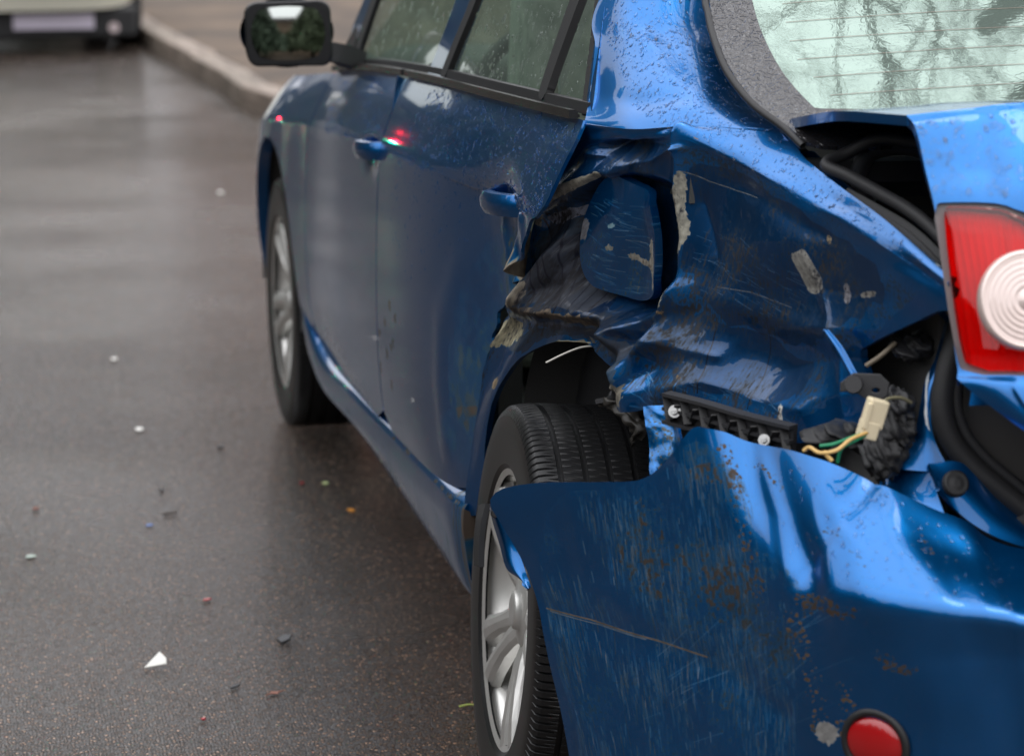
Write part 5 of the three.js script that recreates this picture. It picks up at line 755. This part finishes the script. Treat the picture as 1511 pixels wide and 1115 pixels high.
// ================================================================= ROUND ABOUT, OUT OF FRAME: what the paint, the glass and the wet road mirror
{
  const bark = std(lin(.05, .04, .033), .9), leafM = std(lin(.035, .05, .022), .8), needle = std(lin(.02, .035, .018), .85);
  function limbs(base, dir, len, r, depth, out, spread) {
    const pts = [base.clone()], d = dir.clone(); let p = base.clone(); for (let k = 0; k < 4; k++) { d.add(new THREE.Vector3(rr(-.18, .18), rr(-.05, .12), rr(-.18, .18))).normalize(); p = p.clone().addScaledVector(d, len / 4); pts.push(p); }
    const c = new THREE.CatmullRomCurve3(pts), g = new THREE.TubeGeometry(c, 5, 1, 5, false), a = g.attributes.position; for (let i = 0; i <= 5; i++) { const q = c.getPointAt(i / 5), f = r * (1 - .55 * i / 5); for (let k = 0; k <= 5; k++) { const o = i * 6 + k; a.setXYZ(o, q.x + (a.getX(o) - q.x) * f, q.y + (a.getY(o) - q.y) * f, q.z + (a.getZ(o) - q.z) * f); } }
    out.push(g); if (!depth) return; const n = depth > 2 ? 5 : 4; for (let k = 0; k < n; k++) { const t = .35 + .65 * (k + 1) / n, q = c.getPointAt(Math.min(t, 1)), dd = d.clone().add(new THREE.Vector3(rr(-1, 1), rr(-.35, .6), rr(-1, 1)).multiplyScalar(spread)).normalize(); limbs(q, dd, len * rr(.55, .8), r * .5, depth - 1, out, spread); }
  }
  function bareTree(x, z, h, lean, sd, label) { seed = sd; const t = group('bare_tree'); t.position.set(x, .1, z); const parts = []; const trunk = []; limbs(new THREE.Vector3(0, -.1, 0), new THREE.Vector3(lean[0], 1, lean[1]).normalize(), h * .45, .16, 0, trunk, 0); mesh('trunk', trunk[0], bark, t); const top = new THREE.Vector3(lean[0], 1, lean[1]).normalize().multiplyScalar(h * .42); for (let k = 0; k < 5; k++) { const a = k / 5 * 6.28 + rr(-.3, .3); limbs(top.clone().multiplyScalar(rr(.8, 1)), new THREE.Vector3(Math.cos(a) * .8 + lean[0], .8, Math.sin(a) * .8 + lean[1]).normalize(), h * .32, .08, x < 3.5 ? 4 : 3, parts, .8); } mesh('crown', merge(parts), bark, t); tag(t, label, 'tree', 'bare trees along the street'); }
  bareTree(3.0, -2.0, 13, [-.22, .08], 401, 'bare leafless tree on the verge reaching over the damaged car');
  bareTree(4.2, -13, 10, [-.1, 0], 402, 'bare leafless tree on the verge beside the cream parked car');
  const treeLeaf = (() => { const g = new THREE.PlaneGeometry(.34, .22); return g; })();
  function evergreen(x, z, h, w, sd, label) { seed = sd; const t = group('evergreen_tree'); t.position.set(x, 0, z); mesh('trunk', new THREE.CylinderGeometry(.12, .22, h * .5, 8).translate(0, h * .25, 0), bark, t); const n = 2600, im = new THREE.InstancedMesh(treeLeaf, sd % 2 ? leafM : needle, n), q = new THREE.Object3D(); for (let k = 0; k < n; k++) { const u = rnd(), y = h * (.12 + .88 * u), rad = w * Math.sqrt(rnd()) * (1.05 - u) * (.8 + .4 * fbm(u * 5 + sd, k * .01, 2)), a = rnd() * 6.283; q.position.set(Math.cos(a) * rad, y, Math.sin(a) * rad); q.rotation.set(rr(-1, 1), rnd() * 6.28, rr(-1, 1)); q.scale.setScalar(rr(.8, 2.2)); q.updateMatrix(); im.setMatrixAt(k, q.matrix); } im.name = 'crown'; im.userData.kind = 'stuff'; t.add(im); tag(t, label, 'tree', 'evergreens across the street'); }
  [[-9, -16, 13, 3.0], [-9.6, -21, 15, 3.4], [-8.8, -27, 14, 3.2], [-10, -33, 17, 3.6], [-9.4, -40, 16, 3.6], [-10, -49, 17, 3.8], [-9.5, -9.5, 8, 2.5], [-9.2, -3, 4.2, 2], [-8.7, -6.4, 6.2, 2.2], [-9, -12.6, 9.5, 2.6]].forEach(([x, z, h, w], i) => evergreen(x, z, h, w, 420 + i, 'dark evergreen tree in the row across the street'));
  [[-7, 18, 4.6, 2.6], [-2.5, 20, 5, 2.8], [2, 19, 4.4, 2.8], [-11, 14, 5, 2.6], [6.5, 18, 5, 2.8]].forEach(([x, z, h, w], i) => evergreen(x, z, h, w, 440 + i, 'added dark evergreen tree behind the damaged car, darkens its rear reflections'));  // unseen row added behind the camera to darken rear-facing paint, lamp and mirror
  [[-9.4, 3, 4, 2], [-9, 8, 4.5, 2.2], [-11, 6, 5, 2.4]].forEach(([x, z, h, w], i) => evergreen(x, z, h, w, 460 + i, 'added dark evergreen tree level with the damaged car, darkens its side reflections'));  // unseen trees added to fill the bright gap mirrored in quarter and bumper
  // hedge added across the road to darken the horizon mirrored in the car side
  { seed = 480; const n = 26000, im = new THREE.InstancedMesh(new THREE.PlaneGeometry(.16, .11), needle, n), q = new THREE.Object3D(); for (let k = 0; k < n; k++) { const u = rnd() < .7; q.position.set(-7.4 + (u ? rr(.42, .62) : rr(-.6, .6)), u ? rr(.05, 2.1) : rr(1.9, 2.25), rr(-58, 14)); q.position.y *= .93 + .14 * fbm(q.position.z * .7, 3, 2); q.rotation.set(rr(-1.4, 1.4), rnd() * 6.28, rr(-1, 1)); q.scale.setScalar(rr(.7, 2)); q.updateMatrix(); im.setMatrixAt(k, q.matrix); } im.name = 'added_hedge_leaves'; im.userData.kind = 'stuff'; const h = group('hedge'); tag(h, 'added dark clipped hedge across the road, darkens reflections in the car side', 'hedge'); h.add(im); mesh('added_hedge_core', box(.9, 1.95, 71.6, -7.4, 1.0, -22), std(lin(.012, .014, .009), .95), h); }
  { const g = new THREE.PlaneGeometry(38, 200, 1, 1); g.rotateX(-Math.PI / 2); g.translate(-26, .11, -60); const uv = g.attributes.uv; for (let i = 0; i < 4; i++) uv.setXY(i, uv.getX(i) * 12, uv.getY(i) * 60); tag(mesh('far_verge', g, std(0xffffff, .9, 0, { map: mottle(256, 256, [44, 44, 28], [70, 66, 44], .05) })), 'dark grassy ground across the street', 'verge', null, 'structure'); }
  const row = group('added_terraced_house'); row.position.set(-1, 0, 27); tag(row, 'added long low brown house behind the evergreens, darkens mirror and bumper reflections', 'building'); mesh('wall', box(44, 3.6, 5, 0, 1.8, 0), std(0xffffff, .9, 0, { map: mottle(256, 256, [84, 70, 58], [112, 96, 80], .1) }), row); mesh('roof', box(45, .3, 5.6, 0, 3.75, 0), std(lin(.06, .05, .05), .8), row);  // unseen house added to darken what the mirror and bumper reflect
  const far = group('added_brick_house'); far.position.set(10.8, 0, -64); tag(far, 'added tall brown brick house, tints the wet road reflection brown', 'building'); mesh('wall', box(13, 13, 8, 0, 6.5, 0), std(0xffffff, .9, 0, { map: mottle(256, 256, [118, 78, 62], [146, 104, 84], .1) }), far); mesh('roof', box(13.6, .5, 8.6, 0, 13.2, 0), std(lin(.06, .05, .05), .8), far);  // unseen house added so its reflection browns the wet road
  [[-24, -98, 7, 4], [-17, -96, 6.5, 4], [-10, -99, 7, 4], [-4, -97, 6, 4], [2, -98, 6.5, 4], [-30, -97, 7, 4]].forEach(([x, z, h, w], i) => evergreen(x, z, h, w, 500 + i, 'added dark evergreen tree at the street end, darkens the wing reflection'));  // unseen trees added to darken the horizon mirrored in the front wing
  // brick apartment block across the street
  const bld = group('apartment_block'); bld.position.set(-19, 0, -62); tag(bld, 'brown brick apartment block behind the evergreens across the street', 'building');
  mesh('wall', box(9, 13, 58, 0, 6.5, 0), std(0xffffff, .85, 0, { map: mottle(256, 256, [96, 74, 60], [124, 98, 80], .1) }), bld); mesh('roof', box(9.6, .5, 58.6, 0, 13.25, 0), std(lin(.08, .08, .085), .7), bld);
  const wg = phy(lin(.03, .04, .045), .05), fr = std(lin(.6, .6, .58), .5);
  for (let f = 0; f < 4; f++) for (let k = 0; k < 14; k++) { const w = mesh('window', box(.06, 1.4, 1.2, 4.5, 2 + f * 3.1, -26 + k * 4), wg, bld); mesh('window_sill', box(.16, .08, 1.36, 4.54, 2 + f * 3.1 - .74, -26 + k * 4), fr, w); }
}
// portable traffic signal up the street: its lit lamps glint in the doors
{
  const t = group('traffic_signal'); t.position.set(-5.35, 0, -26); tag(t, 'portable traffic signal on a low post with red and green lamps lit', 'traffic signal');
  mesh('post', new THREE.CylinderGeometry(.03, .04, .7, 12).translate(0, .35, 0), black, t); mesh('base', box(.5, .08, .4, 0, .04, 0, .02), black, t); mesh('signal_housing', box(.28, .8, .16, 0, 1.05, 0, .03), black, t);
  for (const [y, c, r, e] of [[1.10, lin(1, .03, .08), .045, 4], [.90, lin(.02, .9, .55), .07, 7]]) {
    mesh('signal_lamp', new THREE.CylinderGeometry(r, r, .02, 24).rotateX(Math.PI / 2).translate(0, y, .09), new THREE.MeshStandardMaterial({ color: c, emissive: c, emissiveIntensity: e }), t);
    const l = new THREE.PointLight(c, .6, 30, 2); l.position.set(-5.35, y, -25.86); l.castShadow = true; scene.add(l);
  }
}
renderer.render(scene, camera);
